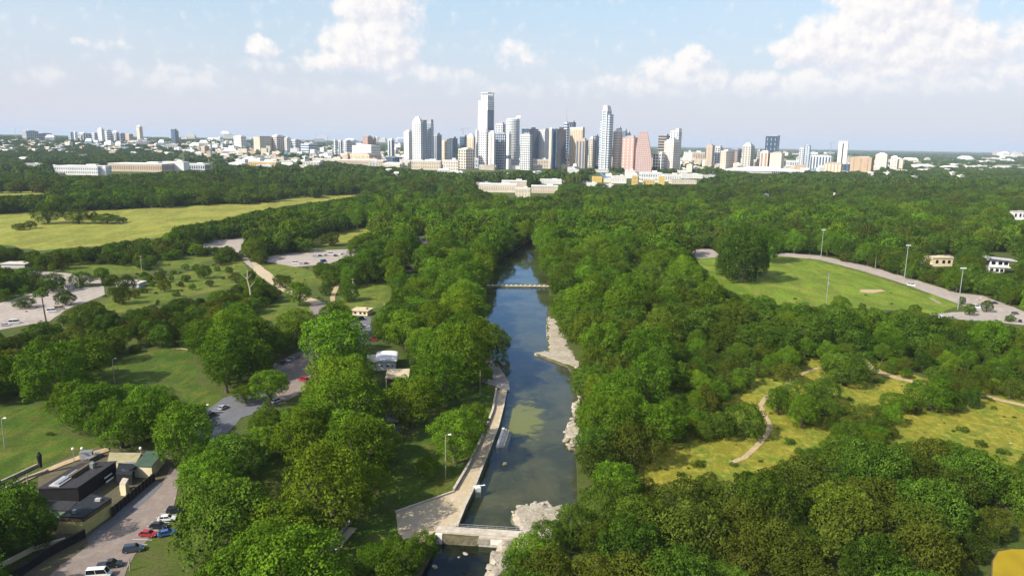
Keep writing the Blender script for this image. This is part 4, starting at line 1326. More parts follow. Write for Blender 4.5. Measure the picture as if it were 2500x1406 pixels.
# regions with their own mix: (outline px, species weights, radius range, share of the spots filled)
ZONES = [
    ([(-50, 620), (500, 600), (640, 640), (700, 740), (620, 830), (430, 880), (200, 930), (-50, 960)], {'oak': .55, 'scrub': .3, 'leafy': .15}, (2.6, 6.6), .55),
    ([(-50, 940), (200, 900), (470, 840), (480, 720), (700, 690), (900, 760), (1250, 700), (1250, 850), (1170, 1130), (960, 1250), (1080, 1420), (-50, 1420)], {'leafy': .85, 'oak': .15}, (6.0, 10.5), 1.0),
    ([(1000, 560), (1310, 560), (1240, 700), (1000, 720), (820, 700), (860, 600)], {'leafy': .7, 'oak': .3}, (6.5, 11.0), 1.0),
    ([(1310, 560), (1450, 540), (1690, 600), (1740, 720), (1450, 900), (1420, 960), (1330, 740)], {'leafy': .6, 'oak': .4}, (6.0, 11.0), 1.0),
    ([(1400, 880), (1560, 860), (1620, 1100), (1560, 1250), (1400, 1250)], {'leafy': .35, 'oak': .4, 'scrub': .25}, (4.5, 8.5), 1.0),
    ([(1600, 860), (2520, 880), (2520, 1150), (1600, 1150)], {'oak': .5, 'scrub': .25, 'leafy': .25}, (2.8, 5.2), .8),
    ([(1400, 1100), (2520, 1080), (2520, 1420), (1200, 1420)], {'oak': .45, 'scrub': .55}, (4.6, 9.0), 1.0),
]
zone_mask = []
for z in ZONES:
    mk = np.zeros((MH, MW), bool)
    fill(mk, z[0])
    zone_mask.append(mk)

def scatter_near():
    """throw trees of mixed sizes over the ground, biggest chances first, none closer than their crowns allow"""
    N = 76000
    y = np.sqrt(rng.uniform(118 ** 2, 1150 ** 2, N))
    x = rng.uniform(-1, 1, N) * (y * .86 + 110)
    px, py = project(np.stack([x, y, np.zeros(N)], 1))
    zi = np.full(N, -1)
    for k, mk in enumerate(zone_mask):
        zi[look(mk, px, np.minimum(py, 1404)) & (zi < 0)] = k
    R = 3.8 + 7.2 * rng.random(N) ** 1.3
    sp = np.where(rng.random(N) < .75, 0, 1)
    names = ['oak', 'leafy', 'scrub']
    keep = np.ones(N, bool)
    for k, z in enumerate(ZONES):
        s = zi == k
        n = s.sum()
        R[s] = z[2][0] * .8 + (z[2][1] * 1.05 - z[2][0] * .8) * rng.random(n) ** 1.25
        sp[s] = rng.choice(3, n, p=[z[1].get(q, 0) for q in names])
        keep[s] = rng.random(n) < z[3]
    H = np.where(sp == 1, R * 2.15, np.where(sp == 0, R * 1.62, R * 1.6)) * rng.uniform(.78, 1.2, N)
    keep &= ~look(NOBASE, px, np.minimum(py, 1404))
    for dx, z in ((0, .95), (0, .5), (.8, .45), (-.8, .45), (0, .15), (.5, .8), (-.5, .8)):
        a, b = project(np.stack([x + dx * R, y, z * H], 1))
        keep &= ~look(OPEN, a, np.minimum(b, 1404))
    for dx, z in ((1.05, .35), (-1.05, .35), (.75, .85), (-.75, .85), (0, 1.06)):
        a, b = project(np.stack([x + dx * R, y, z * H], 1))
        keep &= ~(look(OPEN, a, np.minimum(b, 1404)) & (zi >= 5))
    a, b = project(np.stack([x, y - R * .8, .2 * H], 1))
    keep &= ~look(OPEN, a, np.minimum(b, 1404))
    order = np.nonzero(keep)[0]
    order = order[np.argsort(-R[order] + rng.uniform(0, 3.2, len(order)))]
    cells, out = {}, []
    for (hx, hy, hr) in HAND_SPOTS:
        cells.setdefault((int(hx // 20), int(hy // 20)), []).append((hx, hy, hr))
    for i in order:
        cx, cy_ = int(x[i] // 20), int(y[i] // 20)
        good = True
        for a in (-1, 0, 1):
            for b in (-1, 0, 1):
                for (qx, qy, qr) in cells.get((cx + a, cy_ + b), ()):
                    if (qx - x[i]) ** 2 + (qy - y[i]) ** 2 < (.62 * (qr + R[i])) ** 2:
                        good = False
                        break
                if not good:
                    break
            if not good:
                break
        if good:
            cells.setdefault((cx, cy_), []).append((x[i], y[i], R[i]))
            out.append((x[i], y[i], R[i], H[i], names[sp[i]]))
    return out

# trees that stand by themselves: pixel of the foot, width and height of the crown in photo pixels
HAND = [
    (118, 546, 62, 48, 'oak', 'large round dark tree alone on the great lawn beside a low wall'),
    (192, 546, 52, 34, 'oak', 'dome shaped dark tree on the great lawn right of the large round one'),
    (262, 546, 60, 26, 'leafy', 'light green thicket on the great lawn right of the dome shaped tree'),
    (232, 543, 24, 24, 'scrub', 'small brownish tree between the dome shaped tree and the thicket'),
    (300, 543, 22, 12, 'scrub', 'tiny dark bush at the east end of the great lawn thicket'),
    (46, 562, 28, 16, 'oak', 'western of two low bushes on the lower great lawn'),
    (74, 558, 30, 18, 'oak', 'eastern of two low bushes on the lower great lawn'),
    (405, 508, 36, 34, 'oak', 'round tree at the far edge of the great lawn'),
    (572, 498, 44, 28, 'oak', 'dark tree at the far edge where the great lawn narrows'),
    (805, 600, 44, 32, 'oak', 'round tree in front of the small far lawn'),
    (828, 556, 26, 30, 'yellow', 'yellow green tree at the edge of the small far lawn'),
    (1110, 1132, 120, 150, 'leafy', 'tall leafy tree beside the lamp pole on the pool lawn'),
    (1150, 1080, 84, 110, 'leafy', 'rounded tree close to the walkway wall on the pool lawn'),
    (1042, 1170, 52, 72, 'leafy', 'small upright tree alone on the pool lawn'),
    (1180, 905, 110, 150, 'leafy', 'tree leaning out over the water where the walkway begins'),
    (1215, 862, 60, 60, 'leafy', 'low spreading crown hanging over the pool edge'),
    (1810, 690, 110, 130, 'oak', 'large dense tree in front of the playing field clump'),
    (1780, 676, 70, 90, 'oak', 'western tree of the playing field clump'),
    (1866, 640, 80, 90, 'leafy', 'bright green tree behind the playing field clump'),
    (1846, 672, 60, 70, 'oak', 'eastern tree of the playing field clump'),
    (1862, 760, 40, 44, 'leafy', 'slender young tree at the near edge of the playing field'),
    (2050, 770, 44, 52, 'leafy', 'conical young tree under the tall pole by the playing field'),
    (2104, 757, 16, 16, 'oak', 'tiny round bush alone on the playing field'),
    (2232, 775, 30, 34, 'leafy', 'small bright tree at the playing field car park'),
    (2348, 744, 16, 26, 'oak', 'small dark conifer like tree by the gravel road end'),
    (2366, 770, 24, 34, 'oak', 'first young tree in the car park row'),
    (2408, 762, 24, 36, 'oak', 'upright young tree between car park bays'),
    (2466, 745, 34, 44, 'leafy', 'yellowish green tree at the east end of the car park'),
    (2464, 785, 26, 16, 'oak', 'low bush in the car park island'),
    (1920, 930, 64, 44, 'scrub', 'olive bush left of the winding trail'),
    (1816, 1065, 96, 80, 'oak', 'big round bush standing on the bend of the winding trail'),
    (1945, 1010, 96, 80, 'oak', 'dark bush cluster right of the trail bend'),
    (1900, 1012, 60, 70, 'leafy', 'bright bush touching the trail bend'),
    (2010, 985, 70, 60, 'oak', 'rounded bush east of the dark cluster'),
    (2055, 938, 104, 76, 'oak', 'large dark tree mass between the two trails'),
    (2105, 930, 60, 70, 'oak', 'dark tree at the start of the wide trail'),
    (2270, 1000, 110, 80, 'leafy', 'light green bush below the wide trail'),
    (2190, 1005, 80, 50, 'leafy', 'low bright bush on the eastern dry meadow edge'),
    (1925, 892, 60, 34, 'leafy', 'half dome bright bush above the winding trail'),
    (1870, 892, 60, 40, 'scrub', 'greyish bush above the winding trail'),
    (60, 752, 48, 26, 'oak', 'single lawn tree on the car park verge'),
    (250, 690, 34, 40, 'leafy', 'dark tree beside the entry road bend'),
    (276, 720, 20, 18, 'oak', 'small round bush by the terrace road'),
    (310, 712, 44, 40, 'oak', 'round tree hiding part of the grey roofed pavilion'),
    (690, 700, 46, 30, 'oak', 'bush beside the trail road'),
    (850, 735, 46, 44, 'oak', 'bush left of the picnic lawn pole'),
    (730, 745, 60, 60, 'leafy', 'tree where the trail road meets the park road'),
    (725, 850, 90, 100, 'leafy', 'tall tree left of the park road above the parked cars'),
    (600, 985, 60, 50, 'leafy', 'tree between the lower car park and the near lawn'),
    (820, 930, 150, 200, 'leafy', 'tallest leafy tree between the park road and the white bathhouse'),
    (820, 830, 90, 100, 'leafy', 'tree over the park road above the bathhouse'),
    (660, 985, 90, 90, 'leafy', 'tree overhanging the park road below the parked cars'),
    (1005, 1000, 90, 90, 'leafy', 'tree beside the white kiosk'),
]
hr_ = random.Random(21)
for k, (px, py, w) in enumerate(((372, 700, 20), (392, 690, 26), (402, 712, 22), (418, 684, 18), (440, 700, 30), (455, 688, 16), (470, 708, 22), (498, 680, 26), (512, 700, 20), (530, 662, 24), (545, 682, 18), (560, 668, 30), (575, 690, 22), (480, 662, 20), (452, 660, 24), (350, 716, 24), (330, 728, 26), (300, 742, 20), (385, 742, 18), (430, 724, 14))):
    w *= hr_.choice((.6, .8, 1.0, 1.4, 2.1))
    HAND.append((px, py, w, w * hr_.uniform(.7, 1.0), hr_.choice(('oak', 'leafy', 'scrub')), ('%s small park lawn tree counted from the terrace road eastwards' % ('first second third fourth fifth sixth seventh eighth ninth tenth eleventh twelfth thirteenth fourteenth fifteenth sixteenth seventeenth eighteenth nineteenth twentieth'.split()[sorted(range(20), key=lambda q: (372, 392, 402, 418, 440, 455, 470, 498, 512, 530, 545, 560, 575, 480, 452, 350, 330, 300, 385, 430)[q]).index(k)]))))
HAND += [(1036, 1372, 64, 70, 'leafy', 'small leafy tree just below the dam on the deck side'), (985, 1402, 90, 90, 'leafy', 'bright tree over the stream bank below the dam lawn'), (920, 1410, 96, 80, 'leafy', 'bright tree at the lower end of the dam lawn'),
         (1290, 1392, 100, 84, 'leafy', 'leafy tree beside the pale boulders of the stream bank'), (1335, 1352, 84, 76, 'oak', 'dark tree at the east end of the lower dam'), (1400, 1330, 100, 90, 'oak', 'dark tree above the rock pile on the east bank'), (1340, 1425, 100, 90, 'scrub', 'olive tree lowest on the east stream bank'),
         (40, 1345, 150, 150, 'oak', 'large dark tree filling the bottom corner beside the yellow shed'), (100, 1330, 70, 70, 'oak', 'dark tree between the corner tree and the yellow shed'), (15, 1290, 90, 90, 'oak', 'dark tree behind the large corner tree'), (75, 1270, 60, 60, 'scrub', 'olive tree beside the pale green wall'),
         (30, 712, 60, 44, 'oak', 'broad dark tree at the west edge over the gravel car park'), (70, 692, 60, 40, 'oak', 'broad tree between the entry road and the gravel car park'), (130, 712, 60, 44, 'oak', 'wide dark tree over the middle of the gravel car park'),
         (160, 745, 44, 36, 'oak', 'bushy tree at the east end of the gravel car park'), (200, 700, 50, 36, 'oak', 'round tree between entry road and terrace road'), (10, 735, 40, 30, 'oak', 'tree on the gravel car park verge by the west edge')]
HAND_SPOTS = []
for (px, py, w, h, sp, lab) in HAND:
    p = G(px, py)
    D = math.hypot(p.y, CAM_H)
    HAND_SPOTS.append((p.x, p.y, w * D / F_PX / 2))
SINGLES, NEAR_TREES = [], scatter_near()

# --- which trees show most in the picture: paint crowns from far to near into an id picture
def visible_counts(trees):
    k = 4
    idp = np.full((1406 // k + 1, 2500 // k), -1)
    ordr = np.argsort([-t[1] for t in trees])
    P = np.array([(t[0], t[1], t[3] * .55) for t in trees])
    cx, cy_ = project(P)
    for i in ordr:
        dd = math.hypot(trees[i][1], CAM_H)
        rx, ry = trees[i][2] / dd * F_PX / k, (trees[i][3] * .5) / dd * F_PX / k
        x0, y0 = cx[i] / k, cy_[i] / k
        a, b = max(0, int(y0 - ry)), min(idp.shape[0] - 1, int(y0 + ry))
        for yy in range(a, b + 1):
            q = 1 - ((yy - y0) / max(ry, .5)) ** 2
            if q > 0:
                h = rx * math.sqrt(q)
                l, r = max(0, int(x0 - h)), min(idp.shape[1], int(x0 + h) + 1)
                if l < r:
                    idp[yy, l:r] = i
    u, c = np.unique(idp[idp >= 0], return_counts=True)
    out = np.zeros(len(trees), int)
    out[u] = c
    return out

for s, (px, py, w, h, sp, lab) in zip(HAND_SPOTS, HAND):
    D = math.hypot(s[1], CAM_H)
    dep = math.atan2(CAM_H, s[1])
    SINGLES.append((s[0], s[1], s[2], min(2.3 * s[2], max(1.2, (h * D / F_PX - s[2] * .5 * math.sin(dep)) / math.cos(dep))), sp, lab))
vis = visible_counts([t[:5] for t in NEAR_TREES])
N_IND = 300 - len(HAND)
big = set(np.argsort(-vis)[:N_IND].tolist())

LM = {  # marks in the park that trees are told apart by
    'the lower dam': G(1210, 1305), 'the white kiosk': G(965, 1028), 'the white bathhouse': G(935, 900), 'the lamp pole on the pool lawn': G(1088, 1165),
    'the lower car park': G(560, 1020), 'the parked row on the bottom road': G(385, 1290), 'the yellow walled shed': G(180, 1305), 'the green flat roof': G(360, 1140),
    'the near lawn': G(380, 920), 'the park road bend': G(700, 920), 'the pool stairs': G(1215, 1080), 'the upper dam': G(1265, 697), 'the rock shelf': G(1350, 870),
    'the rock bank': G(1400, 1060), 'the trail end by the wood': G(1790, 1130), 'the winding trail bend': G(1868, 1020), 'the wide trail': G(2180, 920), 'the eastern dry meadow': G(2450, 1060),
    'the yellow platform': G(2460, 1390), 'the playing field': G(1990, 750), 'the field car park': G(2330, 780), 'the modern white house': G(2440, 665), 'the stream bank': G(1230, 1390),
    'the dam lawn': G(890, 1310), 'the shaded lawn': G(660, 1180), 'the car park with pale gravel': G(60, 770), 'the dead trunk': G(612, 745), 'the event car park': G(760, 630),
    'the great lawn': G(330, 570), 'the creek bend': G(1265, 600), 'the corner lawn': G(80, 1090), 'the palm like tree': G(112, 780), 'the mid lawn': G(690, 770), 'the picnic lawn pole': G(862, 715),
    'the wood edge below the trail': G(1700, 1250), 'the bottom wood': G(2000, 1400), 'the dry meadow corner': G(2300, 1150), 'the deep bottom wood': G(1600, 1400)}
lab_used = {}
def tree_label(x, y, R, H, sp):
    size = 'tall' if H > 15 else 'low' if H < 7 else 'middling'
    kind = {'leafy': 'bright leafy', 'oak': 'dark green', 'scrub': 'olive green'}[sp]
    best = min(LM, key=lambda q: (LM[q].x - x) ** 2 + (LM[q].y - y) ** 2)
    dist = math.hypot(LM[best].x - x, LM[best].y - y)
    return size, kind, best, dist

PARTS = {}
def parts_of(kind, k, sp):
    key = (kind, k, sp)
    if key not in PARTS:
        p = PROTO[kind][k]
        PARTS[key] = (leaf_mesh('crown', p['V'], p['t'], LEAF[sp]), p['tr'].mesh('trunk', BARK), p['R'], p['H'])
    return PARTS[key]
def single_tree(x, y, R, H, sp, label, group, name):
    kind = 'bush' if (H < 4.2 or 'bush' in label or 'thicket' in label) and R < 3.6 and sp != 'yellow' else {'yellow': 'leafy'}.get(sp, sp)
    k = random.randrange(len(PROTO[kind]))
    crown, trunk, r0_, h0 = parts_of(kind, k, sp)
    t = thing(name, label, 'bush' if kind == 'bush' else 'tree', (x, y, 0), random.uniform(0, 6.28), group)
    t.scale = (R / r0_, R / r0_, H / h0)
    link('trunk', trunk, t)
    link('crown', crown, t)
    return t
TREE_NAME = {'leafy': 'leafy_tree', 'oak': 'oak_tree', 'scrub': 'scrub_tree', 'yellow': 'yellow_tree'}
for (x, y, R, H, sp, lab) in SINGLES:
    single_tree(x, y, R, H, sp, lab, 'trees and bushes standing in the open', 'shrub' if H < 4.2 or 'bush' in lab or 'thicket' in lab else TREE_NAME[sp])
rows = sorted(((tree_label(*NEAR_TREES[i][:5]), i) for i in big), key=lambda q: q[0][3])
for (size, kind, mark, dist), i in rows:
    x, y, R, H, sp = NEAR_TREES[i]
    k = lab_used.get((size, kind, mark), 0)
    lab_used[(size, kind, mark)] = k + 1
    single_tree(x, y, R, H, sp, f'{ordinal(k)}closest {size} {kind} tree to {mark}', f'{kind} trees of the park woods', TREE_NAME[sp])

# --- everything else that is wood: one scatter of real leafy crowns per reach
proto_objs = {}
def proto_obj(kind, k):
    if (kind, k) not in proto_objs:
        p = PROTO[kind][k]
        use_trunk = kind not in ('grove',)
        me = leaf_mesh(f'{kind}_crown', p['V'], p['t'], LEAF[p['sp']], p['tr'] if use_trunk else None, BARK)
        proto_objs[(kind, k)] = bpy.data.objects.new(f'{kind}_source', me)     # never linked: only its mesh is used
    return proto_objs[(kind, k)]

def scatter(name, pts, choices):
    """pts: x, y, z, sx, sz, rot, choice index"""
    pts = np.asarray(pts, float)
    me = bpy.data.meshes.new(name)
    me.vertices.add(len(pts))
    me.vertices.foreach_set('co', pts[:, :3].astype('f4').ravel())
    a = me.attributes.new('scl', 'FLOAT_VECTOR', 'POINT')
    a.data.foreach_set('vector', pts[:, [3, 3, 4]].astype('f4').ravel())
    a = me.attributes.new('rot', 'FLOAT_VECTOR', 'POINT')
    rot = np.zeros((len(pts), 3), 'f4')
    rot[:, 2] = pts[:, 5]
    rot[:, :2] = rng.normal(0, .05, (len(pts), 2))
    a.data.foreach_set('vector', rot.ravel())
    a = me.attributes.new('pick', 'INT', 'POINT')
    a.data.foreach_set('value', pts[:, 6].astype('i4'))
    o = link(name, me, kind='stuff')
    ng = bpy.data.node_groups.new(name, 'GeometryNodeTree')
    ng.interface.new_socket('Geometry', in_out='INPUT', socket_type='NodeSocketGeometry')
    ng.interface.new_socket('Geometry', in_out='OUTPUT', socket_type='NodeSocketGeometry')
    N = NT(ng)
    gi, go = N.n('NodeGroupInput'), N.n('NodeGroupOutput')
    def attr(nm, dt):
        nd = N.n('GeometryNodeInputNamedAttribute', data_type=dt)
        nd.inputs['Name'].default_value = nm
        return nd.outputs[0]
    scl, rt, pk = attr('scl', 'FLOAT_VECTOR'), attr('rot', 'FLOAT_VECTOR'), attr('pick', 'INT')
    join = N.n('GeometryNodeJoinGeometry')
    for k, src in enumerate(choices):
        cmp_ = N.n('FunctionNodeCompare', data_type='INT', operation='EQUAL')
        ng.links.new(pk, cmp_.inputs[2])
        cmp_.inputs[3].default_value = k
        oi = N.n('GeometryNodeObjectInfo')
        oi.inputs['Object'].default_value = src
        ip = N.n('GeometryNodeInstanceOnPoints')
        ng.links.new(gi.outputs[0], ip.inputs['Points'])
        ng.links.new(cmp_.outputs[0], ip.inputs['Selection'])
        ng.links.new(oi.outputs['Geometry'], ip.inputs['Instance'])
        ng.links.new(rt, ip.inputs['Rotation'])
        ng.links.new(scl, ip.inputs['Scale'])
        ng.links.new(ip.outputs[0], join.inputs[0])
    ng.links.new(join.outputs[0], go.inputs[0])
    md = o.modifiers.new('scatter', 'NODES')
    md.node_group = ng
    return o

def near_scatter():
    kinds = [(k, i) for k in ('leafy', 'oak', 'scrub') for i in range(len(PROTO[k]))]
    mids = [('mid', i) for i in range(8)]
    srcs = [proto_obj(*q) for q in kinds + mids]
    first = {k: [i for i, q in enumerate(kinds) if q[0] == k] for k in ('leafy', 'oak', 'scrub')}
    pts = []
    for i, (x, y, R, H, sp) in enumerate(NEAR_TREES):
        if i in big:
            continue
        if y < 620:
            j = random.choice(first[sp])
            p = PROTO[kinds[j][0]][kinds[j][1]]
        else:
            q = random.choice((4, 5)) if sp == 'leafy' else random.choice((6, 7)) if sp == 'scrub' else random.choice((0, 1, 2, 3, 0, 1, 2, 3, 6))
            j = len(kinds) + q
            p = PROTO['mid'][q]
        pts.append((x, y, 0, R / p['R'], H / p['H'], random.uniform(0, 6.28), j))
    scatter('woodland', pts, srcs)
near_scatter()

def far_scatter():
    """from 1.1 km to the skyline: spacing grows with distance"""
    def throw(y0, y1, sp, jit, zmax_fn):
        out = []
        y = y0
        while y < y1:
            s = sp(y)
            half = .84 * y + 130
            for x in np.arange(-half, half, s):
                out.append((x + random.uniform(-jit, jit) * s, y + random.uniform(-jit, jit) * s, s))
            y += s * .9
        return np.array(out)
    A = throw(1140, 2900, lambda y: 10.5 + (y - 1140) * .003, .5, None)
    px, py = project(np.stack([A[:, 0], A[:, 1], zt(A[:, 0], A[:, 1])], 1))
    keep = (px > -260) & (px < 2760)
    R = A[:, 2] * (.45 + .65 * rng.random(len(A)) ** 1.4)
    H = R * rng.uniform(1.15, 2.0, len(A))
    H *= np.where(A[:, 1] > 2000, .62, 1.0)
    for dx, z in ((0, .9), (0, .4), (.7, .4), (-.7, .4)):
        a, b = project(np.stack([A[:, 0] + dx * R, A[:, 1], z * H], 1))
        keep &= ~look(OPEN | CITY, a, b)
    keep &= rng.random(len(A)) < np.where((A[:, 1] > 2450) & (px > 540) & (px < 2150), .40, np.where(A[:, 1] > 2300, .7, .93))
    pts, srcs = [], [proto_obj('mid', i) for i in range(8)] + [proto_obj('far', i) for i in range(4)]
    for i in np.nonzero(keep)[0]:
        if A[i, 1] < 1700:
            k = random.choice((0, 1, 2, 3, 0, 1, 2, 3, 4, 5, 6, 7))
            p = PROTO['mid'][k]
        else:
            q = random.randrange(4)
            k, p = 8 + q, PROTO['far'][q]
        pts.append((A[i, 0], A[i, 1], float(zt(A[i, 0], A[i, 1])), R[i] / p['R'], H[i] / p['H'], random.uniform(0, 6.28), k))
    scatter('far_woodland', pts, srcs)
    B = throw(2900, 5600, lambda y: 15 + (y - 2900) * .004, .5, None)
    px, py = project(np.stack([B[:, 0], B[:, 1], zt(B[:, 0], B[:, 1])], 1))
    keep = (px > -260) & (px < 2760) & ~look(CITY, px, py)
    dens = np.where((px > 430) & (px < 2150), .12, .5)
    keep &= rng.random(len(B)) < dens
    pts, srcs = [], [proto_obj('far', i) for i in range(4)]
    for i in np.nonzero(keep)[0]:
        q = random.randrange(4)
        s = B[i, 2] * random.uniform(.35, .6) / 8
        pts.append((B[i, 0], B[i, 1], float(zt(B[i, 0], B[i, 1])), s, s * random.uniform(.6, 1.0), random.uniform(0, 6.28), q))
    D_ = throw(5600, 22000, lambda y: 50 + (y - 5600) * .012, .5, None)
    px, py = project(np.stack([D_[:, 0], D_[:, 1], zt(D_[:, 0], D_[:, 1])], 1))
    keep = (px > -260) & (px < 2760)
    srcs += [proto_obj('grove', i) for i in range(4)]
    for i in np.nonzero(keep)[0]:
        s = D_[i, 2] * random.uniform(.5, .9) / 26
        pts.append((D_[i, 0], D_[i, 1], float(zt(D_[i, 0], D_[i, 1])), s, random.uniform(.5, .9), random.uniform(0, 6.28), 4 + random.randrange(4)))
    scatter('distant_woodland', pts, srcs)
CITY = np.zeros((MH, MW), bool)
for q in ([(960, 410), (1120, 424), (1380, 412), (1740, 402), (1740, 250), (960, 250)], [(1500, 420), (1710, 420), (1715, 450), (1500, 452)], [(1160, 448), (1370, 448), (1340, 482), (1260, 486), (1165, 464)],
          [(130, 404), (520, 398), (520, 416), (260, 428), (135, 430)], [(1762, 370), (2160, 370), (2160, 412), (1996, 416), (1880, 424), (1770, 416)], [(1432, 424), (1502, 418), (1502, 450), (1440, 444)],
          [(840, 350), (930, 350), (930, 400), (840, 402)], [(604, 395), (676, 395), (676, 408), (604, 408)]):
    fill(CITY, q)
far_scatter()

# low scrub sprinkled over the dry meadow and rough grass
def meadow_scrub():
    srcs = [proto_obj('bush', i) for i in range(3)]
    pts = []
    w = wpoly(MEADOW)
    xs, ys = [p.x for p in w], [p.y for p in w]
    for _ in range(380):
        x, y = random.uniform(min(xs), max(xs)), random.uniform(min(ys), max(ys))
        if not inside(w, x, y):
            continue
        s = random.choice((.1, .12, .15, .2, .3, .5, .8))
        a, b = project([(x, y, 0)])
        if look(NOBASE, a, np.minimum(b, 1404))[0]:
            continue
        pts.append((x, y, 0, s, s * .8, random.uniform(0, 6.28), random.randrange(3)))
    for px0, py0, px1, py1, n in ((0, 630, 640, 780, 160), (640, 640, 960, 760, 60), (1440, 520, 1700, 620, 30), (1690, 700, 2300, 790, 70), (0, 960, 500, 1120, 30)):
        for _ in range(n):
            p = G(random.uniform(px0, px1), random.uniform(py0, py1))
            a, b = project([(p.x, p.y, 0)])
            if look(NOBASE, a, b)[0] and random.random() < .85:
                continue
            s = random.uniform(.2, .55)
            pts.append((p.x, p.y, 0, s, s * .9, random.uniform(0, 6.28), random.randrange(3)))
    scatter('undergrowth', pts, srcs)
meadow_scrub()
# ------------------------------------------------------------------ things in the park
PM = {
    'conc': M('weathered_concrete', (.46, .41, .33), .9, .25, .6, bump=.2), 'whitec': M('white_concrete', (.70, .67, .60), .85, .15, .6),
    'wall': M('grey_stone_wall', (.30, .27, .21), .95, .3, 1.0, bump=.3), 'gravelroof': M('gravel_roof', (.034, .033, .036), .95, .4, 2.5, bump=.4), 'blackwall': M('black_boarding_and_shade', (.014, .014, .016), .7, .3, 1.0),  # black boarding doubles as painted shade on the long shed and dam
    'roofblack': M('bitumen_roof', (.016, .020, .023), .75, .35, .8), 'yellowwall': M('yellow_wall', (.50, .44, .17), .9, .15, .5), 'olivewall': M('olive_wall', (.33, .30, .17), .9, .2, .5),
    'greenwall': M('pale_green_wall', (.16, .25, .15), .8, .15, .5), 'creamwall': M('cream_wall', (.66, .56, .36), .9, .12, .5), 'brownband': M('brown_fascia', (.12, .09, .055), .9, .3, 1),
    'metal': M('galvanised_metal', (.45, .46, .47), .4, .1, 1, .6), 'wood': M('grey_wood_pole', (.30, .25, .19), .95, .3, 2), 'lampwhite': M('lamp_head', (.78, .78, .76), .5, .05, 1),
    'rubber': M('tyre_rubber', (.012, .012, .013), .9, .2, 2), 'carglass': M('car_window', (.012, .016, .020), .06, .1, 1, 0, .6), 'rim': M('wheel_rim', (.45, .45, .46), .3, .1, 1, .8),
    'light': M('headlight_lens', (.75, .75, .72), .15, .02, 1), 'tail': M('taillight_lens', (.45, .02, .02), .2, .05, 1), 'plat': M('yellow_platform', (.30, .215, .006), .8, .18, .12),
    'bluewin': M('blue_window', (.05, .14, .28), .1, .1, 1, 0, .6), 'tan': M('tan_roof', (.52, .43, .28), .9, .15, .5), 'thatch': M('pale_roof', (.52, .47, .40), .9, .2, .6), 'skin': M('skin', (.45, .27, .19), .7, .05, 1), 'swim': M('dark_swimwear', (.03, .04, .07), .8, .1, 1),
    'rail': M('dark_rail', (.05, .055, .05), .7, .2, 1), 'rockm': GM['rock'], 'whiteroof': M('white_membrane', (.72, .71, .70), .8, .08, .5), 'greywall': M('grey_render', (.42, .41, .42), .9, .12, .5),
}
def car_paint(name, c):
    mt, N, b = new_mat(name)
    b.inputs['Base Color'].default_value = (*c, 1)
    b.inputs['Roughness'].default_value = .28
    b.inputs['Coat Weight'].default_value = .6
    return mt
PAINT = {k: car_paint('car_paint_' + k, c) for k, c in {'white': (.72, .72, .70), 'silver': (.42, .44, .46), 'black': (.012, .013, .015), 'grey': (.10, .105, .115), 'red': (.33, .012, .015), 'blue': (.03, .10, .28), 'tan': (.38, .31, .22), 'darkblue': (.03, .045, .07)}.items()}

def quad3(mb, ring0, ring1):
    i, n = len(mb.v), len(ring0)
    mb.v += list(ring0) + list(ring1)
    for k in range(n):
        j = (k + 1) % n
        mb.f.append((i + k, i + j, i + n + j, i + n + k))
        mb.mi.append(mb.cur)

